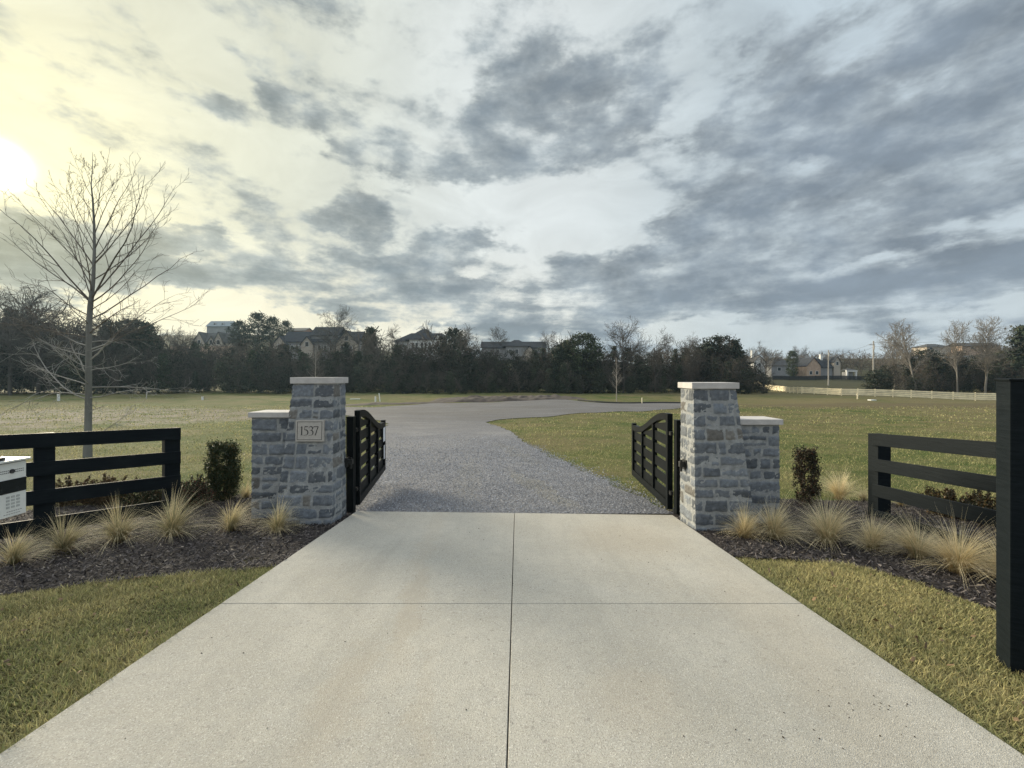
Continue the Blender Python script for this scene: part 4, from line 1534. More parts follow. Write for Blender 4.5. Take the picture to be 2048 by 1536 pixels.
# evergreen crowns: clumps of needles held on limbs
def ever_proto(seed, H, Wd, shape, n, c, c2, card=(.28, .5)):
    global rng
    keep, rng = rng, np.random.default_rng(seed)
    nc = 150
    z = rng.uniform(0.04, 1, nc)
    if shape == 'cone': r = (1 - z) ** .8 * 1.0 + .05
    elif shape == 'round': r = np.sqrt(np.clip(1 - ((z - .5) / .52) ** 2, .03, 1))
    else: r = np.clip(np.sin(np.clip(z * 1.15 - .12, 0, 1) * np.pi) ** .5, .12, 1) * (.7 + .5 * rng.uniform(0, 1, nc)); z = .25 + .75 * z
    a = rng.uniform(0, 6.283, nc)
    rr = r * Wd / 2 * rng.uniform(.25, 1, nc) ** .6
    cc = np.stack([rr * np.cos(a), rr * np.sin(a), z * H * .96], -1)
    cs = rng.uniform(.5, 1.2, nc)
    ctone = rng.uniform(.65, 1.4, nc)
    i = rng.integers(0, nc, n)
    Pp = cc[i] + rng.normal(0, 1, (n, 3)) * (np.array([[Wd * .09, Wd * .09, H * .026]]) * cs[i][:, None])
    V, Q, C = leaf_cards(Pp, rng.uniform(card[0], card[1], n), leaf_cols(n, c, .35, c2, .15) * ctone[i][:, None], aspect=.6)
    mf = np_mesh('foliage', V, [Q], C); mf.materials.append(MAT['farleaf'])
    Ls = [([(0, 0, -.6), (0, 0, H * .5), (0, 0, H * .92)], [H * .014, H * .010, .02])]
    for k in rng.choice(nc, 26, replace=False):
        q = cc[k]
        Ls.append(([(0, 0, q[2] * .8), tuple(q * np.array([.5, .5, .93])), tuple(q)], [.05, .035, .02]))
    V, Q = tubes(Ls, 5)
    mt = np_mesh('trunk', V, [Q], np.tile([[.06, .05, .042]], (len(V), 1))); mt.materials.append(MAT['bark'])
    rng = keep
    return mt, mf


EV = {
    'cedar': ever_proto(41, 10, 5.2, 'cone', 5200, (.034, .047, .030), (.065, .062, .040)),
    'cedar2': ever_proto(42, 10, 6.0, 'round', 6500, (.034, .044, .029), (.07, .062, .040)),
    'pine': ever_proto(43, 12, 6.5, 'pine', 4200, (.040, .050, .032), (.075, .07, .045)),
    'green': ever_proto(44, 12, 8.0, 'round', 7500, (.040, .055, .026), (.07, .072, .036)),
}


def place_ever(kind, px, d, ytop, label, group, wide=1.0, name='evergreen_tree'):
    x, y, z = ground_at(px, d)
    h = top_height(px, d, ytop)
    mt, mf = EV[kind]
    root = empty(name, (x, y, z), random.uniform(0, 6.28))
    for nm, me in (('trunk', mt), ('foliage', mf)):
        o = bpy.data.objects.new(nm, me); col.objects.link(o); o.parent = root
    H = 10 if kind.startswith('cedar') else 12
    root.scale = (h / H * wide, h / H * wide, h / H)
    tag(root, label, 'tree', group)
    return root


# ---- young bare tree on the left, twelve metres away
def young_tree():
    rnd = random.Random(12)
    x, y = ground_hit(175, 915)
    z = gz1(x, y)
    root = empty('young_tree', (x, y, z))
    tag(root, 'tall young bare tree with grey trunk behind the left fence', 'tree')
    k = y / F                      # metres per photo pixel at this tree
    H = (915 - 312) * k
    # the leader, with its slight kinks (photo pixels -> metres)
    lead = [(176, 915), (176, 860), (177, 790), (178, 720), (180, 650), (183, 612), (188, 560), (189, 500), (188, 450), (186, 400), (184, 370), (187, 340), (187, 305)]
    pts = [((a - 176) * k, 0.02 * math.sin(i), (915 - b) * k) for i, (a, b) in enumerate(lead)]
    pts[0] = (0, 0, -.1)
    rad = [.115, .088, .080, .074, .068, .066, .046, .037, .030, .022, .014, .009, .004]
    V, Q = tubes([(pts, rad)], 12)
    link('trunk', np_mesh('trunk', V, [Q], bark_cols(V, (.17, .17, .155), .3), smooth=True), MAT['bark'], root)
    cfg = dict(seg=[8, 6, 4], wob=[.06, .11, .16], up=[.038, .05, .04], taper=[.85, .8, .7], kids=[8, 4], start=[.20, .2],
               ang=[(20, 38), (25, 45)], len=[(.24, .44), (.32, .55)], rad=[(.45, .6), (.5, .7)], rmin=.0032)
    low = dict(cfg, up=[-.004, .02, .02], wob=[.11, .16, .2], kids=[10, 4], ang=[(25, 60), (25, 60)])
    lines = []

    def at(zz):
        for a, b in zip(pts[:-1], pts[1:]):
            if a[2] <= zz <= b[2]:
                t = (zz - a[2]) / (b[2] - a[2])
                return Vector(a) * (1 - t) + Vector(b) * t
        return Vector(pts[-1])
    # (height in photo px, heading deg 0 = right / 180 = left, elevation deg, length px, radius)
    L = [(880, 10, 12, 110, .016), (868, 165, 8, 60, .010), (822, 20, -4, 60, .009), (800, 178, 22, 190, .022), (797, 5, 10, 125, .018), (790, 150, 15, 150, .016),
         (775, 330, 14, 170, .020), (772, 200, 18, 150, .017), (768, 60, 20, 140, .016), (755, 185, 50, 150, .024), (748, 100, 18, 130, .014), (742, 352, 8, 120, .014),
         (735, 190, 5, 130, .013), (722, 20, 30, 190, .021), (712, 160, 10, 170, .017), (705, 260, 15, 130, .016), (700, 0, 18, 200, .020), (692, 178, 13, 180, .018),
         (684, 290, 12, 150, .015), (676, 140, 20, 160, .016), (668, 15, 24, 210, .021), (660, 195, 22, 170, .017), (650, 60, 25, 130, .014), (640, 340, 26, 210, .021),
         (632, 170, 28, 190, .018), (622, 5, 30, 190, .018),
         # limbs from the fork
         (606, 2, 24, 230, .026), (604, 182, 36, 260, .030), (603, 176, 50, 250, .032), (600, 8, 48, 300, .034), (596, 215, 44, 230, .024), (593, 330, 52, 280, .028),
         (585, 60, 45, 200, .020), (575, 185, 58, 190, .020), (560, 352, 38, 210, .022), (555, 120, 48, 170, .018),
         (532, 180, 52, 200, .024), (528, 10, 46, 200, .024), (520, 300, 55, 170, .018), (505, 172, 58, 150, .016), (500, 5, 60, 190, .022), (490, 80, 55, 130, .014),
         (470, 352, 66, 150, .017), (455, 195, 62, 120, .013), (440, 15, 62, 130, .014), (425, 180, 58, 90, .010), (410, 340, 55, 95, .010), (395, 176, 60, 90, .010),
         (380, 5, 50, 60, .007), (372, 185, 62, 70, .008), (350, 30, 50, 35, .005), (345, 170, 50, 35, .005)]
    for (py, hd, elv, ln, rd) in L:
        p = at((915 - py) * k)
        h, e = R(hd + rnd.uniform(-8, 8)), R(elv)
        d = Vector((math.cos(h) * math.cos(e), -math.sin(h) * math.cos(e), math.sin(e)))
        grow(lines, p, d, ln * k * rnd.uniform(.90, 1.02) * (1.15 if py > 625 else 1.0), rd * (.8 if py <= 625 else 1.0), 0, rnd, low if py > 625 else cfg)
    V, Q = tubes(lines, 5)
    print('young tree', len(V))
    link('branches', np_mesh('branches', V, [Q], bark_cols(V, (1, 1, 1), .3) * np.where(V[:, 2:3] < 3.4, np.array([[.29, .28, .255]]), np.array([[.13, .112, .095]]))), MAT['bark'], root)  # bark split by height: lower limbs painted as lit, upper ones as dark silhouettes


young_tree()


def sapling(px, pyb, ytop, label):
    x, y = ground_hit(px, pyb)
    k = y / F
    H = (pyb - ytop) * k
    rnd = random.Random(px)
    root = empty('sapling', (x, y, gz1(x, y)))
    tag(root, label, 'tree', 'thin saplings planted in the field')
    V, Q = tubes([([(0, 0, -.2), (0, 0, H * .5), (.03, 0, H)], [.06, .04, .012])], 6)
    link('trunk', np_mesh('trunk', V, [Q], bark_cols(V, (.36, .33, .29))), MAT['bark'], root)
    cfg = dict(seg=[4, 3], wob=[.08, .1], up=[.05, .05], taper=[.8, .8], kids=[5], start=[.2], ang=[(30, 50)], len=[(.3, .5)], rad=[(.5, .7)], rmin=.008)
    lines = []
    for i in range(46):
        t = .28 + .70 * i / 46
        a = rnd.uniform(0, 6.283); e = R(30 + 25 * t)
        grow(lines, Vector((0, 0, H * t)), Vector((math.cos(a) * math.cos(e), math.sin(a) * math.cos(e), math.sin(e))), H * .26 * (1.15 - t) + .15, .018, 0, rnd, cfg)
    V, Q = tubes(lines, 3)
    link('branches', np_mesh('branches', V, [Q], bark_cols(V, (.22, .20, .18))), MAT['bark'], root)


sapling(1233, 803, 716, 'thin pale trunked sapling standing in the field at the far edge of the gravel')
sapling(631, 795, 690, 'thin bare sapling just above the cap of the left pillar')

# ---- the dark wood that closes the field: one mass of cedars and brush
WT = ([-500, -200, 0, 120, 200, 300, 380, 420, 470, 560, 640, 700, 740, 800, 850, 905, 940, 1000, 1060, 1110, 1160, 1210, 1280, 1330, 1400, 1450, 1480, 1510, 1545],
      [600, 600, 606, 622, 645, 660, 680, 692, 672, 692, 700, 684, 664, 672, 690, 668, 686, 702, 696, 688, 676, 688, 706, 696, 686, 676, 694, 720, 758])
WR = ([1735, 1760, 1800, 1850, 1900, 1950, 2000, 2048, 2200, 2500], [762, 735, 705, 700, 700, 706, 690, 672, 668, 665])


def proto_arrays(me):
    n = len(me.vertices)
    v = np.empty(n * 3, np.float32); me.vertices.foreach_get('co', v)
    f = np.empty(len(me.loops), np.int32); me.loops.foreach_get('vertex_index', f)
    c = np.empty(n * 4, np.float32); me.color_attributes['tint'].data.foreach_get('color', c)
    return v.reshape(-1, 3), f.reshape(-1, 4), c.reshape(-1, 4)[:, :3]


def mass(name, items, label, cat, mat):
    Vs, Fs, Cs, b = [], [], [], 0
    for (arr, loc, rz, sx, sz, tone) in items:
        v, f, c = arr
        cz, sn = math.cos(rz), math.sin(rz)
        w = np.empty_like(v)
        w[:, 0] = (v[:, 0] * cz - v[:, 1] * sn) * sx + loc[0]
        w[:, 1] = (v[:, 0] * sn + v[:, 1] * cz) * sx + loc[1]
        w[:, 2] = v[:, 2] * sz + loc[2]
        Vs.append(w); Fs.append(f + b); Cs.append(c * np.array(tone)[None]); b += len(v)
    o = link(name, np_mesh(name, np.concatenate(Vs), [np.concatenate(Fs)], np.concatenate(Cs)), MAT[mat])
    tag(o, label, cat, kind='stuff')
    return o


def thin(arr, k):
    v, f, c = arr
    n = len(v) // 4
    s = rng.choice(n, int(n * k), replace=False)
    vv = v.reshape(-1, 4, 3)[s].reshape(-1, 3); cc = c.reshape(-1, 4, 3)[s].reshape(-1, 3)
    return vv, np.arange(len(vv)).reshape(-1, 4).astype(np.int32), cc


Ce = [thin(proto_arrays(EV['cedar'][1]), .45), thin(proto_arrays(EV['cedar2'][1]), .40)]
BRUSH = dict(seg=[4, 4, 3], wob=[.12, .2, .25], up=[.03, .04, .03], taper=[.7, .8, .7], kids=[14, 11], start=[.05, .1], ang=[(25, 60), (30, 65)], len=[(.6, .95), (.4, .7)],
             rad=[(.6, .8), (.5, .8)], rmin=.030, trunk=.6, tr=.010)
br = []
for sd in (61, 62, 63):
    mt, mb = bare_proto(sd, 10, BRUSH, (.085, .075, .065), 3)
    br.append(proto_arrays(mb))
print('brush verts', [len(b[0]) for b in br])
ev_items, br_items = [], []


def belt(px0, px1, tops, d_of, rows_, dense_, seedv):
    rr = random.Random(seedv)
    for row in range(rows_):
        px = px0
        while px < px1:
            dense = dense_ * float(np.interp(px, [150, 420, 600], [.45, .9, 1.0]))
            d = d_of(px) + row * 4.5 + rr.uniform(-1.5, 1.5)
            x, y, z = ground_at(px, d)
            ytop = float(np.interp(px, *tops))
            h = 1.5 + (750 - ytop) * d / F - z
            if row == 0: h *= rr.uniform(.35, .7)
            elif row == 1: h *= rr.uniform(.6, .9)
            else: h *= rr.uniform(.74, 1.10)
            h = max(2.0, h)
            if rr.random() < dense:
                a = Ce[rr.random() < .55]
                t = rr.uniform(.5, 1.35)
                ev_items.append((a, (x, y, z - .2), rr.uniform(0, 6.28), h / 10 * rr.uniform(.6, 1.15), h / 10, (t, t, t * rr.uniform(.85, 1.1))))
            if rr.random() < 1.0 - .2 * dense:
                t = rr.uniform(.7, 1.2)
                br_items.append((rr.choice(br), (x + rr.uniform(-1, 1), y - 1, z - .1), rr.uniform(0, 6.28), h / 10 * rr.uniform(.8, 1.1), h / 10 * rr.uniform(.95, 1.16), (t, t * .97, t * .93)))
            px += rr.uniform(2.0, 3.4) * F / d * (1.25 if row == 0 else 1)
    return


belt(-260, 1535, WT, lambda p: 92 + 3 * math.sin(p * .02) - 9 * float(1 - ss(0, 500, p)), 4, .62, 5)
belt(1742, 2330, WR, lambda p: 90 + 3 * math.sin(p * .03), 4, .45, 6)
print('wood items', len(ev_items), len(br_items))
mass('cedar_wood', ev_items, 'dark cedar wood closing off the far side of the field', 'wood', 'farleaf')
mass('brush_wood', br_items, 'grey brown leafless brush growing through the dark wood', 'brush', 'bark')

# distant leafless woods on the ridges behind
far_items = []
rr = random.Random(77)
far = []
for sd in (71, 72, 73):
    far.append(proto_arrays(bare_proto(sd, 10, dict(BRUSH, seg=[3, 3, 2], kids=[9, 5], rmin=.05), (.10, .088, .076), 3)[1]))
for i in range(520):
    px = rr.uniform(-150, 2250)
    d = rr.uniform(185, 300)
    x, y, z = ground_at(px, d)
    if 560 < px < 720 and d < 230: continue
    ytop = float(np.interp(px, [-150, 330, 470, 700, 1100, 1500, 1560, 1740, 2048], [650, 662, 668, 690, 700, 688, 700, 704, 700]))
    h = min(16, max(5, 1.5 + (750 - ytop) * d / F - z)) * rr.uniform(.75, 1.05)
    t = rr.uniform(.8, 1.5)
    far_items.append((rr.choice(far), (x, y, z), rr.uniform(0, 6.28), h / 10, h / 10, (t, t * .95, t * .9)))
for i in range(190):
    px = rr.uniform(1490, 2300); d = rr.uniform(174, 186)
    x, y, z = ground_at(px, d)
    h = max(4, 1.5 + (750 - rr.uniform(698, 722)) * d / F - z)
    t = rr.uniform(.8, 1.5)
    far_items.append((rr.choice(far), (x, y, z), rr.uniform(0, 6.28), h / 10 * 1.2, h / 10, (t, t * .93, t * .86)))
mass('distant_wood', far_items, 'distant leafless woods along the low ridges behind the houses', 'wood', 'bark')

# ---- individual trees that can be told apart
GB = 'leafless trees standing out above the dark wood'
for a in [
    ('s1', 20, 82, 548, 'tallest leafless tree at the far left edge, top level with the low cloud'),
    ('s2', 75, 84, 590, 'leafless tree behind the young tree, second from the left edge'),
    ('s3', 130, 86, 612, 'leafless tree close left of the young tree trunk'),
    ('s1', 228, 88, 618, 'leafless tree close right of the young tree trunk'),
    ('s2', 262, 90, 632, 'low leafless tree left of the peach coloured wall'),
    ('s3', 350, 150, 650, 'faint leafless tree left of the pale gabled house'),
    ('s2', 668, 138, 604, 'broad leafless tree rising behind the large grey gabled house'),
    ('s3', 795, 140, 645, 'leafless tree between the grey gabled house and the white house'),
    ('s1', 930, 112, 648, 'crooked leafless tree at the right end of the white house'),
    ('s2', 1000, 150, 648, 'wide leafless tree behind the low dark roofed house'),
    ('s1', 1098, 150, 660, 'small leafless tree right of the low dark roofed house'),
    ('s1', 1246, 93, 634, 'large dark leafless tree with a round crown behind the thin sapling'),
    ('s3', 1310, 95, 650, 'leafless tree right of the large round crowned one'),
    ('s2', 1378, 98, 664, 'leafless tree above the left side of the right pillar cap'),
    ('s3', 1530, 130, 678, 'thin leafless tree beside the small white gable'),
    ('s1', 1600, 190, 690, 'faint leafless tree above the grey hipped roof'),
]:
    place_bare(*a[:4], a[4], GB)
GS = 'pale trunked sycamores behind the wooden fence'
place_bare('u1', 1790, 100, 660, 'lowest and leftmost of the pale trunked sycamores, right of the utility pole', GS)
place_bare('u2', 1833, 88, 636, 'pale trunked sycamore with a rounded crown standing alone behind the wooden fence', GS, 1.1)
place_bare('u3', 1916, 88, 640, 'pale trunked sycamore with several stems, left one of the close pair', GS, .95)
place_bare('u1', 1970, 86, 634, 'broadest pale trunked sycamore, right one of the close pair', GS, 1.2)
place_bare('u2', 2032, 92, 652, 'pale trunked sycamore at the right edge above the tall post', GS, .9)
GE = 'evergreens standing out above the dark wood'
for a in [
    ('pine', 478, 150, 640, 'ragged pine on the hill right of the pale gabled house', 1.0),
    ('pine', 516, 150, 624, 'tallest ragged pine on the hill above the left pillar wing', 1.0),
    ('pine', 545, 152, 632, 'ragged pine on the hill, right of the tallest pine', .8),
    ('pine', 572, 154, 640, 'small ragged pine at the right end of the hilltop row', .7),
    ('cedar2', 262, 92, 634, 'round dark evergreen left of the peach coloured wall', .9),
    ('cedar', 292, 93, 642, 'narrow dark evergreen just left of the peach coloured wall', .8),
    ('cedar', 742, 112, 652, 'dark conical evergreen right of the grey gabled house', .9),
    ('pine', 906, 108, 654, 'dark evergreen in front of the right gable of the white house', .9),
    ('green', 1165, 96, 664, 'broad rounded evergreen mass left of the large round crowned leafless tree', 1.0),
    ('cedar', 1120, 94, 688, 'small conical evergreen left of the broad rounded evergreen', .9),
    ('cedar2', 1262, 89, 752, 'low dark evergreen bush right of the thin sapling', 1.1),
    ('cedar2', 1440, 100, 668, 'dark evergreen above the middle of the right pillar cap', 1.1),
    ('cedar', 1470, 98, 678, 'narrow dark evergreen above the right end of the right pillar cap', .8),
    ('green', 1585, 150, 700, 'dark evergreen right of the grey hipped roof', .55),
    ('cedar2', 1755, 92, 738, 'dark evergreen bush at the foot of the right utility pole', 1.5),
    ('green', 2010, 94, 700, 'broad green evergreen behind the wooden fence near the tall post', 1.1),
    ('cedar', 2044, 88, 648, 'tall dark evergreen at the right edge of the picture', .9),
]:
    place_ever(*a[:4], a[4], GE, a[5])


# ------------------------------------------------------------------ houses on the hill
class House:
    def __init__(s, name, label, px, d, zb, yaw, cat='house'):
        x = (px - 1024) * d / F
        s.root = empty(name, (x, d, zb), R(yaw))
        tag(s.root, label, cat)
        s.nw = 0

    def wall(s, x0, x1, y0, y1, h, mat, gable=None, ridge=0, base=0):
        """box with an optional gable rise along x ('x': ridge runs along x) or y"""
        m = MB()
        if gable is None:
            m.box(x0, x1, y0, y1, base - 2.5, h)
        elif gable == 'y':      # ridge runs front to back, gable faces the front
            c = (x0 + x1) / 2
            m.prism([(x0, y0, base - 2.5), (x1, y0, base - 2.5), (x1, y0, h), (c, y0, h + ridge), (x0, y0, h)], (0, y1 - y0, 0))
        else:
            c = (y0 + y1) / 2
            m.prism([(x0, y0, base - 2.5), (x0, y1, base - 2.5), (x0, y1, h), (x0, c, h + ridge), (x0, y0, h)], (x1 - x0, 0, 0))
        return m.build('wall', MAT[mat], s.root)

    def gable_roof(s, x0, x1, y0, y1, h, ridge, axis, mat, o=.45, t=.22):
        m = MB()
        if axis == 'y':
            c = (x0 + x1) / 2; k = ridge / ((x1 - x0) / 2)
            for a, sg in ((x0 - o, 1), (x1 + o, -1)):
                m.prism([(a, y0 - o, h - o * k), (c, y0 - o, h + ridge), (c, y0 - o, h + ridge + t), (a, y0 - o, h - o * k + t)], (0, y1 - y0 + 2 * o, 0))
        else:
            c = (y0 + y1) / 2; k = ridge / ((y1 - y0) / 2)
            for a in (y0 - o, y1 + o):
                m.prism([(x0 - o, a, h - o * k), (x0 - o, c, h + ridge), (x0 - o, c, h + ridge + t), (x0 - o, a, h - o * k + t)], (x1 - x0 + 2 * o, 0, 0))
        return m.build('roof', MAT[mat], s.root)

    def hip_roof(s, x0, x1, y0, y1, h, ridge, mat, o=.5):
        bm = bmesh.new()
        w = (y1 - y0) / 2 + o
        a = [bm.verts.new(p) for p in ((x0 - o, y0 - o, h), (x1 + o, y0 - o, h), (x1 + o, y1 + o, h), (x0 - o, y1 + o, h))]
        i = min(w, (x1 - x0) / 2 - .3)
        r = [bm.verts.new((x0 - o + i, (y0 + y1) / 2, h + ridge)), bm.verts.new((x1 + o - i, (y0 + y1) / 2, h + ridge))]
        for f in ((a[0], a[1], r[1], r[0]), (a[1], a[2], r[1]), (a[2], a[3], r[0], r[1]), (a[3], a[0], r[0]), (a[3], a[2], a[1], a[0])):
            bm.faces.new(f)
        me = bpy.data.meshes.new('roof'); bm.to_mesh(me); bm.free()
        return link('roof', me, MAT[mat], s.root)

    def window(s, x, z, w, h, y, frame='white_wall'):
        f = MB().box(x - w / 2 - .09, x + w / 2 + .09, y - .06, y + .02, z - .09, z + h + .09).build('window', MAT[frame], s.root)
        MB().box(x - w / 2, x + w / 2, y - .075, y - .03, z, z + h).build('pane', MAT['window_glass'], f)

    def chimney(s, roof, x, y, z0, z1, mat, w=.9):
        c = MB().box(x - w / 2, x + w / 2, y - w / 2, y + w / 2, z0, z1).box(x - w / 2 - .08, x + w / 2 + .08, y - w / 2 - .08, y + w / 2 + .08, z1 + .003, z1 + .15)
        c.build('chimney', MAT[mat], roof)


def zpx(py, d):
    return 1.5 + (750 - py) * d / F


# pale dormered house on the hilltop
d = 235
h = House('hill_house', 'small pale blue grey house with two dormers on the hilltop at left', 436, d, zpx(657, d), 0)
k = d / F
h.wall(-6.2, 6.2, 0, 8, 1.4, 'grey_wall')
rf = h.gable_roof(-6.2, 6.2, 0, 8, 1.4, 3.0, 'x', 'slate_pale')
for x in (-2.4, 2.0):
    h.wall(x - .9, x + .9, .8, 3.5, 2.7, 'grey_wall', 'y', .7); h.window(x, 2.0, .9, .9, .8)
# gabled pale house with peach brick below
d = 150
k = d / F
h = House('gabled_house', 'pale stucco house with two steep front gables on a peach brick base', 418, d, zpx(703, d), 4)
h.wall(-13, 8, 0, 9, 1.9, 'peach_brick')
h.wall(-6, 7.5, .9, 9, 3.4, 'tan_wall')
h.gable_roof(-6, 7.5, .9, 9, 3.4, 3.4, 'x', 'roof_grey')
for x, w, r in ((-3.4, 3.9, 3.9), (.6, 2.6, 2.3), (3.1, 3.6, 3.9)):
    h.wall(x - w / 2, x + w / 2, .1, 5, 2.9, 'tan_wall', 'y', r); h.gable_roof(x - w / 2, x + w / 2, .1, 5, 2.9, r, 'y', 'roof_grey', .25)
    h.window(x, 2.6, .9, 1.4, .1)
h.window(-9, -.2, 1.5, 1.1, 0); h.window(-6.5, -.2, 1.5, 1.1, 0)
# low red roofed building behind
d = 190
h = House('red_brick_house', 'small red brick house peeping between the hilltop pines and the grey gabled house', 592, d, zpx(675, d), -6)
h.wall(-4, 4, 0, 7, 3.0, 'red_brick', 'x', 1.4); h.gable_roof(-4, 4, 0, 7, 3.0, 1.4, 'x', 'roof_grey'); h.window(-1.5, 1, 1, 1.2, 0); h.window(1.5, 1, 1, 1.2, 0)
# large grey gabled house
d = 142
k = d / F
h = House('large_gabled_house', 'large dark roofed house with tan gables above the left pillar', 632, d, zpx(708, d), 0)
h.wall(-13, 14, 2, 12, 4.4, 'grey_wall')
rf = h.gable_roof(-12.5, 13.5, 2, 12, 4.4, 3.6, 'x', 'roof_dark')
h.wall(-3, 6.2, 3, 11, 6.6, 'grey_wall'); h.gable_roof(-3, 6.2, 3, 11, 6.6, 3.0, 'x', 'roof_dark')
h.wall(-14.6, -10.4, .6, 8, 3.3, 'tan_wall', 'y', 2.6); h.gable_roof(-14.6, -10.4, .6, 8, 3.3, 2.6, 'y', 'roof_dark', .35); h.window(-12.5, 1.4, 1.2, 1.8, .6)
h.wall(-5.6, -1.6, 1.2, 8, 3.5, 'tan_wall', 'y', 2.4); h.gable_roof(-5.6, -1.6, 1.2, 8, 3.5, 2.4, 'y', 'roof_dark', .35); h.window(-3.6, 2.6, 1.1, 1.5, 1.2)
h.wall(6.6, 13.4, .4, 8, 3.9, 'tan_wall', 'y', 3.9); h.gable_roof(6.6, 13.4, .4, 8, 3.9, 3.9, 'y', 'roof_dark', .35)
h.window(8.6, .9, 1.0, 1.7, .4); h.window(11.4, .9, 1.0, 1.7, .4); h.window(10, 4.6, 1.0, 1.4, .4)
for x in (-9, -7.4, .2, 2.2, 4.2): h.window(x, 1.4, 1.0, 1.6, 2.0)
# white house with dark hipped roof
d = 140
k = d / F
h = House('white_house', 'white house with a dark hipped roof and tall narrow windows', 845, d, zpx(708, d), 0)
h.wall(-9.5, 10, 1, 10, 4.2, 'white_wall')
h.hip_roof(-9.5, 10, 1, 10, 4.2, 3.2, 'roof_dark')
h.wall(-4.5, 4.0, .2, 8, 4.7, 'white_wall'); h.hip_roof(-5.5, 5.0, .2, 9, 4.7, 4.0, 'roof_dark')
h.wall(6.6, 10.9, -.8, 8, 3.4, 'white_wall', 'y', 3.6); h.gable_roof(6.6, 10.9, -.8, 8, 3.4, 3.6, 'y', 'roof_dark', .3); h.window(8.7, 1.2, 1.0, 1.7, -.8)
h.wall(3.8, 6.4, 0, 6, 4.4, 'white_wall', 'y', 2.2); h.gable_roof(3.8, 6.4, 0, 6, 4.4, 2.2, 'y', 'roof_dark', .25)
for x in (-3.2, -2.0, -.2, 1.0, 2.4): h.window(x, 1.5, .7, 2.2, .2)
h.window(5.1, 2.6, .7, 1.7, 0); h.window(-7.5, 1.4, 1.0, 1.8, 1.0)
# low dark house
d = 146
h = House('low_dark_house', 'long low house with a nearly black roof right of the white house', 1030, d, zpx(712, d), 0)
h.wall(-11.5, 10.5, 1, 9, 3.0, 'grey_wall'); h.gable_roof(-11.5, 10.5, 1, 9, 3.0, 2.1, 'x', 'roof_dark')
h.wall(-3.2, 4.4, .2, 9, 3.4, 'grey_wall'); h.hip_roof(-3.8, 5.0, .2, 9, 3.4, 2.5, 'roof_dark')
h.wall(3.6, 6.4, -.5, 4, 1.8, 'tan_wall', 'y', 1.4); h.gable_roof(3.6, 6.4, -.5, 4, 1.8, 1.4, 'y', 'roof_dark', .25)
for x in (-8, -6, -1.6, .6): h.window(x, .8, 1.1, 1.5, .2 if x > -3 else 1.0)
# right-hand group
d = 165
h = House('white_gable_house', 'white gable with a chimney half hidden by the trees right of the right pillar', 1519, d, zpx(735, d), 8)
h.wall(-2.4, 2.4, 0, 7, 2.2, 'white_wall', 'y', 2.2); rf = h.gable_roof(-2.4, 2.4, 0, 7, 2.2, 2.2, 'y', 'roof_grey', .3); h.window(0, .2, 1.0, 1.5, 0)
h.chimney(rf, -.8, 3, 3.0, 6.6, 'white_wall', .8)
d = 170
h = House('grey_roof_house', 'house with a large grey hipped roof behind the field fence', 1566, d, zpx(742, d), 0)
h.wall(-4.6, 4.6, 0, 8, 2.2, 'grey_wall'); h.hip_roof(-4.6, 4.6, 0, 8, 2.2, 3.4, 'roof_grey'); h.window(-1.5, .1, 1.2, 1.3, 0); h.window(1.8, .1, 1.2, 1.3, 0)
d = 168
h = House('brick_house', 'tan brick house with one steep gable and dark roof left of the utility poles', 1640, d, zpx(757, d), 0)
h.wall(-5.2, .3, 0, 9, 5.0, 'peach_brick', 'y', 3.2); h.gable_roof(-5.2, .3, 0, 9, 5.0, 3.2, 'y', 'roof_dark', .25); h.window(-1.2, 1.6, 1.0, 1.3, 0); h.window(-3.6, 1.6, 1.0, 1.3, 0)
h.wall(.3, 6, 1.5, 9, 4.6, 'grey_wall'); rf = h.gable_roof(.3, 6, 1.5, 9, 4.6, 3.2, 'x', 'roof_dark'); h.chimney(rf, 4, 5, 6.5, 9.6, 'white_wall', .9)
h.wall(6.3, 8.9, 1, 8, 6.6, 'tan_wall', 'y', 2.0); h.gable_roof(6.3, 8.9, 1, 8, 6.6, 2.0, 'y', 'roof_dark', .25); h.window(7.6, 5.3, .9, 1.3, 1)
d = 150
h = House('white_porch', 'small white framed porch beyond the dark yard fence', 1704, d, zpx(757, d), 0, 'porch')
m = MB()
for x in (-1.8, 1.3): m.box(x, x + .5, 0, .5, -1, 2.4)
m.box(-1.9, 1.9, -.05, .6, 2.403, 2.9); m.build('frame', MAT['white_wall'], h.root)
h.hip_roof(-1.6, 1.6, .2, 3, 2.91, .6, 'roof_grey', .3)
h.wall(-1.25, 1.25, 1.2, 3, 2.3, 'grey_wall')
d = 210
h = House('ridge_house', 'long brown roofed house on the ridge behind the lone sycamore', 1878, d, zpx(700, d), 0)
h.wall(-6, 6, 0, 8, 1.6, 'tan_wall'); h.hip_roof(-6, 6, 0, 8, 1.6, 1.7, 'roof_grey'); h.window(-4, .3, 1.4, 1, 0)
h = House('ridge_house', 'pale tan house on the ridge behind the pair of sycamores', 1965, d, zpx(700, d), 0)
h.wall(-10, 9, 0, 8, 2.0, 'peach_brick'); h.gable_roof(-10, 9, 0, 8, 2.0, 1.6, 'x', 'roof_grey'); h.window(-5, .5, 1.4, 1, 0); h.window(2, .5, 1.4, 1, 0)

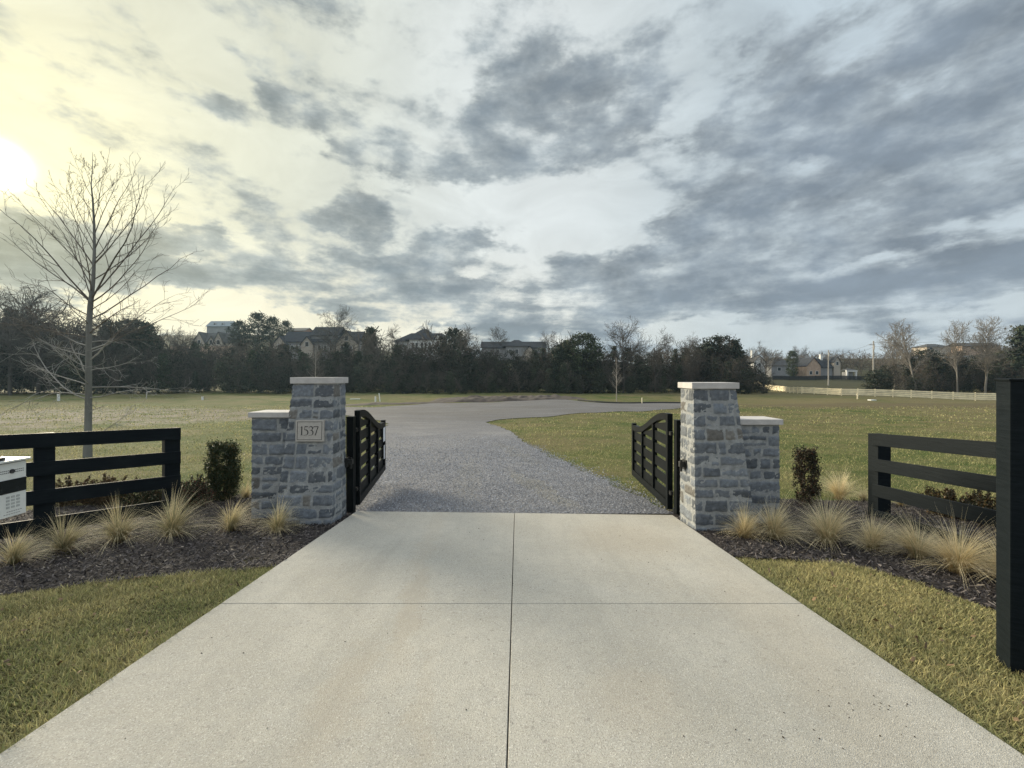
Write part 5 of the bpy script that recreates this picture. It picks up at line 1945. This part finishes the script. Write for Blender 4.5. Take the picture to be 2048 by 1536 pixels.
# ------------------------------------------------------------------ far fences, poles, wires
def rail_fence(name, label, line, spacing, hgt, rails, mat, rail_h=.15, pt=.06):
    root = empty(name, (line[0][0], line[0][1], gz1(*line[0])))
    tag(root, label, 'fence')
    o = root.location
    pts = [Vector(p) for p in line]
    res = []
    for a, b in zip(pts[:-1], pts[1:]):
        n = max(1, round((b - a).length / spacing))
        for i in range(n): res.append(a.lerp(b, i / n))
    res.append(pts[-1])
    zs = [gz1(p.x, p.y) for p in res]
    for p, z in zip(res, zs):
        MB().box(p.x - o.x - pt, p.x - o.x + pt, p.y - o.y - pt, p.y - o.y + pt, z - o.z - .3, z - o.z + hgt + .06).build('post', MAT[mat], root)
    for k in range(rails):
        m = MB()
        zz = hgt - .02 - rail_h - k * (hgt - .12) / rails
        for (p, q, zp, zq) in zip(res[:-1], res[1:], zs[:-1], zs[1:]):
            d = (q - p).normalized(); nn = Vector((-d.y, d.x)); 
            if nn.y > 0: nn = -nn
            a = p + nn * (pt + .002); b = q + nn * (pt + .002)
            m.prism([(a.x - o.x, a.y - o.y, zp + zz - o.z), (b.x - o.x, b.y - o.y, zq + zz - o.z), (b.x - o.x, b.y - o.y, zq + zz + rail_h - o.z), (a.x - o.x, a.y - o.y, zp + zz + rail_h - o.z)], (nn.x * .03, nn.y * .03, 0))
        m.build('rail', MAT[mat], root)
    return root


rail_fence('wooden_fence', 'pale new four board wooden fence curving along the right side of the field', [(92, 60), (86, 64), (79, 69), (70, 74.5), (62, 80), (60, 88), (66, 106), (72, 123), (77, 140)], 2.6, 1.32, 4, 'pale_board', .235)
rail_fence('yard_fence', 'dark yard fence in front of the tan brick house', [P(1545, 0, 145).to_2d(), P(1700, 0, 145).to_2d(), P(1740, 0, 142).to_2d()], 3.0, 1.5, 9, 'black_wood_fence', .14)


def pole(px, d, ytop, label, arm):
    x, y, z = ground_at(px, d)
    r = empty('utility_pole', (x, y, z))
    tag(r, label, 'utility pole', 'utility poles behind the wooden fence')
    h = top_height(px, d, ytop)
    MB().cyl((0, 0, -.5), (0, 0, h), .19, .13, 10).build('shaft', MAT['pole_wood'], r)
    if arm:
        MB().box(-1.2, .12, -.25, -.14, h - .95, h - .80).build('crossarm', MAT['pole_wood'], r)
    MB().cyl((0, -.2, h - 1.9), (0, -.2, h - .9), .10).build('transformer' if not arm else 'insulator', MAT['cap_stone'], r)
    return Vector((x, y, z + h))


p1 = pole(1747, 97, 682, 'taller pale utility pole with a crossarm, right one of the two', True)
p2 = pole(1657, 128, 700, 'shorter utility pole, left one of the two', False)
pe = P(2300, 640, 62)
pw = P(1400, 722, 170)
for i, (dz, lab) in enumerate(((-.3, 'topmost overhead wire running between the utility poles'), (-1.3, 'middle overhead wire running between the utility poles'), (-3.2, 'lowest overhead wire running between the utility poles'))):
    nodes = [pe + Vector((0, 0, dz)), p1 + Vector((0, -.2, dz)), p2 + Vector((0, -.2, dz * .9)), pw + Vector((0, 0, dz))]
    pts = []
    for a, b in zip(nodes[:-1], nodes[1:]):
        for t in np.linspace(0, 1, 13)[:-1]:
            q = a.lerp(b, t); q.z -= 4 * t * (1 - t) * 1.0
            pts.append(tuple(q))
    pts.append(tuple(nodes[-1]))
    V, Q = tubes([(pts, [.022] * len(pts))], 4)
    o = link('overhead_wire', np_mesh('overhead_wire', V, [Q]), MAT['wire'])
    tag(o, lab, 'wire', 'overhead wires')

# ------------------------------------------------------------------ small things in the field
def stake(px, pyb, ytop, w, mat, label, name='marker_stake', lean=0.0, cat='stake'):
    x, y = ground_hit(px, pyb)
    h = (pyb - ytop) * y / F
    w = w * y / F
    r = empty(name, (x, y, gz1(x, y)))
    tag(r, label, cat, None)
    r.rotation_euler.y = lean
    MB().cyl((0, 0, -.2), (0, 0, h), w / 2, w / 2, 10).build('shaft', MAT[mat], r)
    MB().cyl((0, 0, h + .001), (0, 0, h + .04), w / 2 * 1.15, w / 2 * 1.0, 10).build('top_cap', MAT[mat], r)
    return r


stake(117, 802, 789, 4.5, 'pvc', 'short pale pipe with green tint standing left of the young tree', 'pipe_stub', cat='pipe')
stake(405, 800, 794, 4.0, 'pvc', 'small white pipe stub low in the grass left of the left pillar', 'pipe_stub', cat='pipe')
stake(751, 804, 794, 3.0, 'pvc', 'short thick white stake right of the left pillar', cat='stake')
stake(760, 803, 787, 1.8, 'pvc', 'thin leaning white stake right of the short thick one', lean=-.12)
stake(1284, 807, 796, 2.0, 'pale_board', 'short pale stake beyond the gravel left of the right gate leaf')
stake(1715, 798, 787, 2.2, 'pale_board', 'wooden survey stake in the field before the wooden fence')
x, y = ground_hit(293, 797)
r = empty('yard_hydrant', (x, y, gz1(x, y)))
tag(r, 'pale yard hydrant with a bent spout, right of the young tree', 'hydrant')
k = y / F
V, Q = tubes([([(0, 0, -.2), (0, 0, 11 * k), (1.5 * k, 0, 14 * k), (5 * k, 0, 13.5 * k), (6 * k, 0, 12.5 * k)], [.055] * 4 + [.03])], 8)
link('pipe', np_mesh('pipe', V, [Q]), MAT['cap_stone'], r)
MB().box(-.06, .12, -.05, .05, 13 * k, 13 * k + .07).build('handle', MAT['iron'], r)
x, y = ground_hit(710, 799)
r = empty('white_plank', (x, y, gz1(x, y) + .03))
tag(r, 'long white plank lying in the grass beside the left pillar cap', 'plank')
MB().box(-.75, .75, -.12, .12, 0, .10).build('board', MAT['pvc'], r, .01)
x, y = ground_hit(1744, 801)
r = empty('white_slab', (x, y, gz1(x, y)))
tag(r, 'small white slab lying in the grass before the wooden fence', 'slab')
MB().box(-.38, .38, -.3, .3, 0, .12).build('board', MAT['pvc'], r, .02)


# mound of mud and the edging log by the turning place
def soil_mound(label, x0, x1, y0, y1, h, mat, seed):
    nx, ny = 90, 16
    V = []
    for j in range(ny + 1):
        for i in range(nx + 1):
            u, v = i / nx, j / ny
            x = x0 + (x1 - x0) * u; y = y0[0] + (y0[1] - y0[0]) * u + (y1 - 0) * v
            f = max(0, math.sin(math.pi * v)) ** .7 * max(0, math.sin(math.pi * u)) ** .5
            f *= .55 + .45 * noise.noise((x * .25 + seed, y * .25, 0)) + .35 * noise.noise((x * 1.1, y * 1.1, seed))
            V.append((x, y, gz1(x, y) - .05 + max(0, f) * h + .04))
    i = np.arange(ny * (nx + 1)).reshape(ny, nx + 1)[:, :-1].ravel()
    o = link('soil_mound', np_mesh('soil_mound', V, [np.stack([i, i + 1, i + nx + 2, i + nx + 1], -1)], smooth=True), MAT[mat])
    tag(o, label, 'mound')


soil_mound('long low mound of dark brown soil at the far side of the gravel', -11, 11, (54, 61), 9, 1.0, 'mud', 3)
soil_mound('thin strip of dark soil on the grass left of the gravel bend', -19, -7, (45.5, 51), 3, .28, 'mud', 8)


def log_line(label, pts2, r):
    pts = []
    for a, b in zip(pts2[:-1], pts2[1:]):
        for t in np.linspace(0, 1, 8)[:-1]:
            x = a[0] + (b[0] - a[0]) * t; y = a[1] + (b[1] - a[1]) * t
            pts.append((x, y, gz1(x, y) + r * .7))
    V, Q = tubes([(pts, [r] * len(pts))], 7)
    o = link('edging_log', np_mesh('edging_log', V, [Q]), MAT['black_wood_fence'])
    tag(o, label, 'edging')


log_line('black erosion log edging the far side of the gravel turn', [(9.0, 58), (11, 55), (14.5, 52.4), (21, 51.0), (24, 50)], .11)

# ------------------------------------------------------------------ the damp air over the valley
bpy.context.view_layer.update()
hz = MB().box(-1100, 1100, -70, 1100, -6, 52).build('haze', None)
hm = bpy.data.materials.new('haze'); hm.use_nodes = True
hq = NT(hm.node_tree)
ho = hq.n('ShaderNodeOutputMaterial')
pv = hq.n('ShaderNodeVolumePrincipled')
pv.inputs['Color'].default_value = (.55, .80, 1.0, 1)
pv.inputs['Density'].default_value = .0002
pv.inputs['Anisotropy'].default_value = .35
hq.put(ho.inputs['Volume'], pv.outputs[0])
hz.data.materials.clear(); hz.data.materials.append(hm)
tag(hz, kind='stuff')
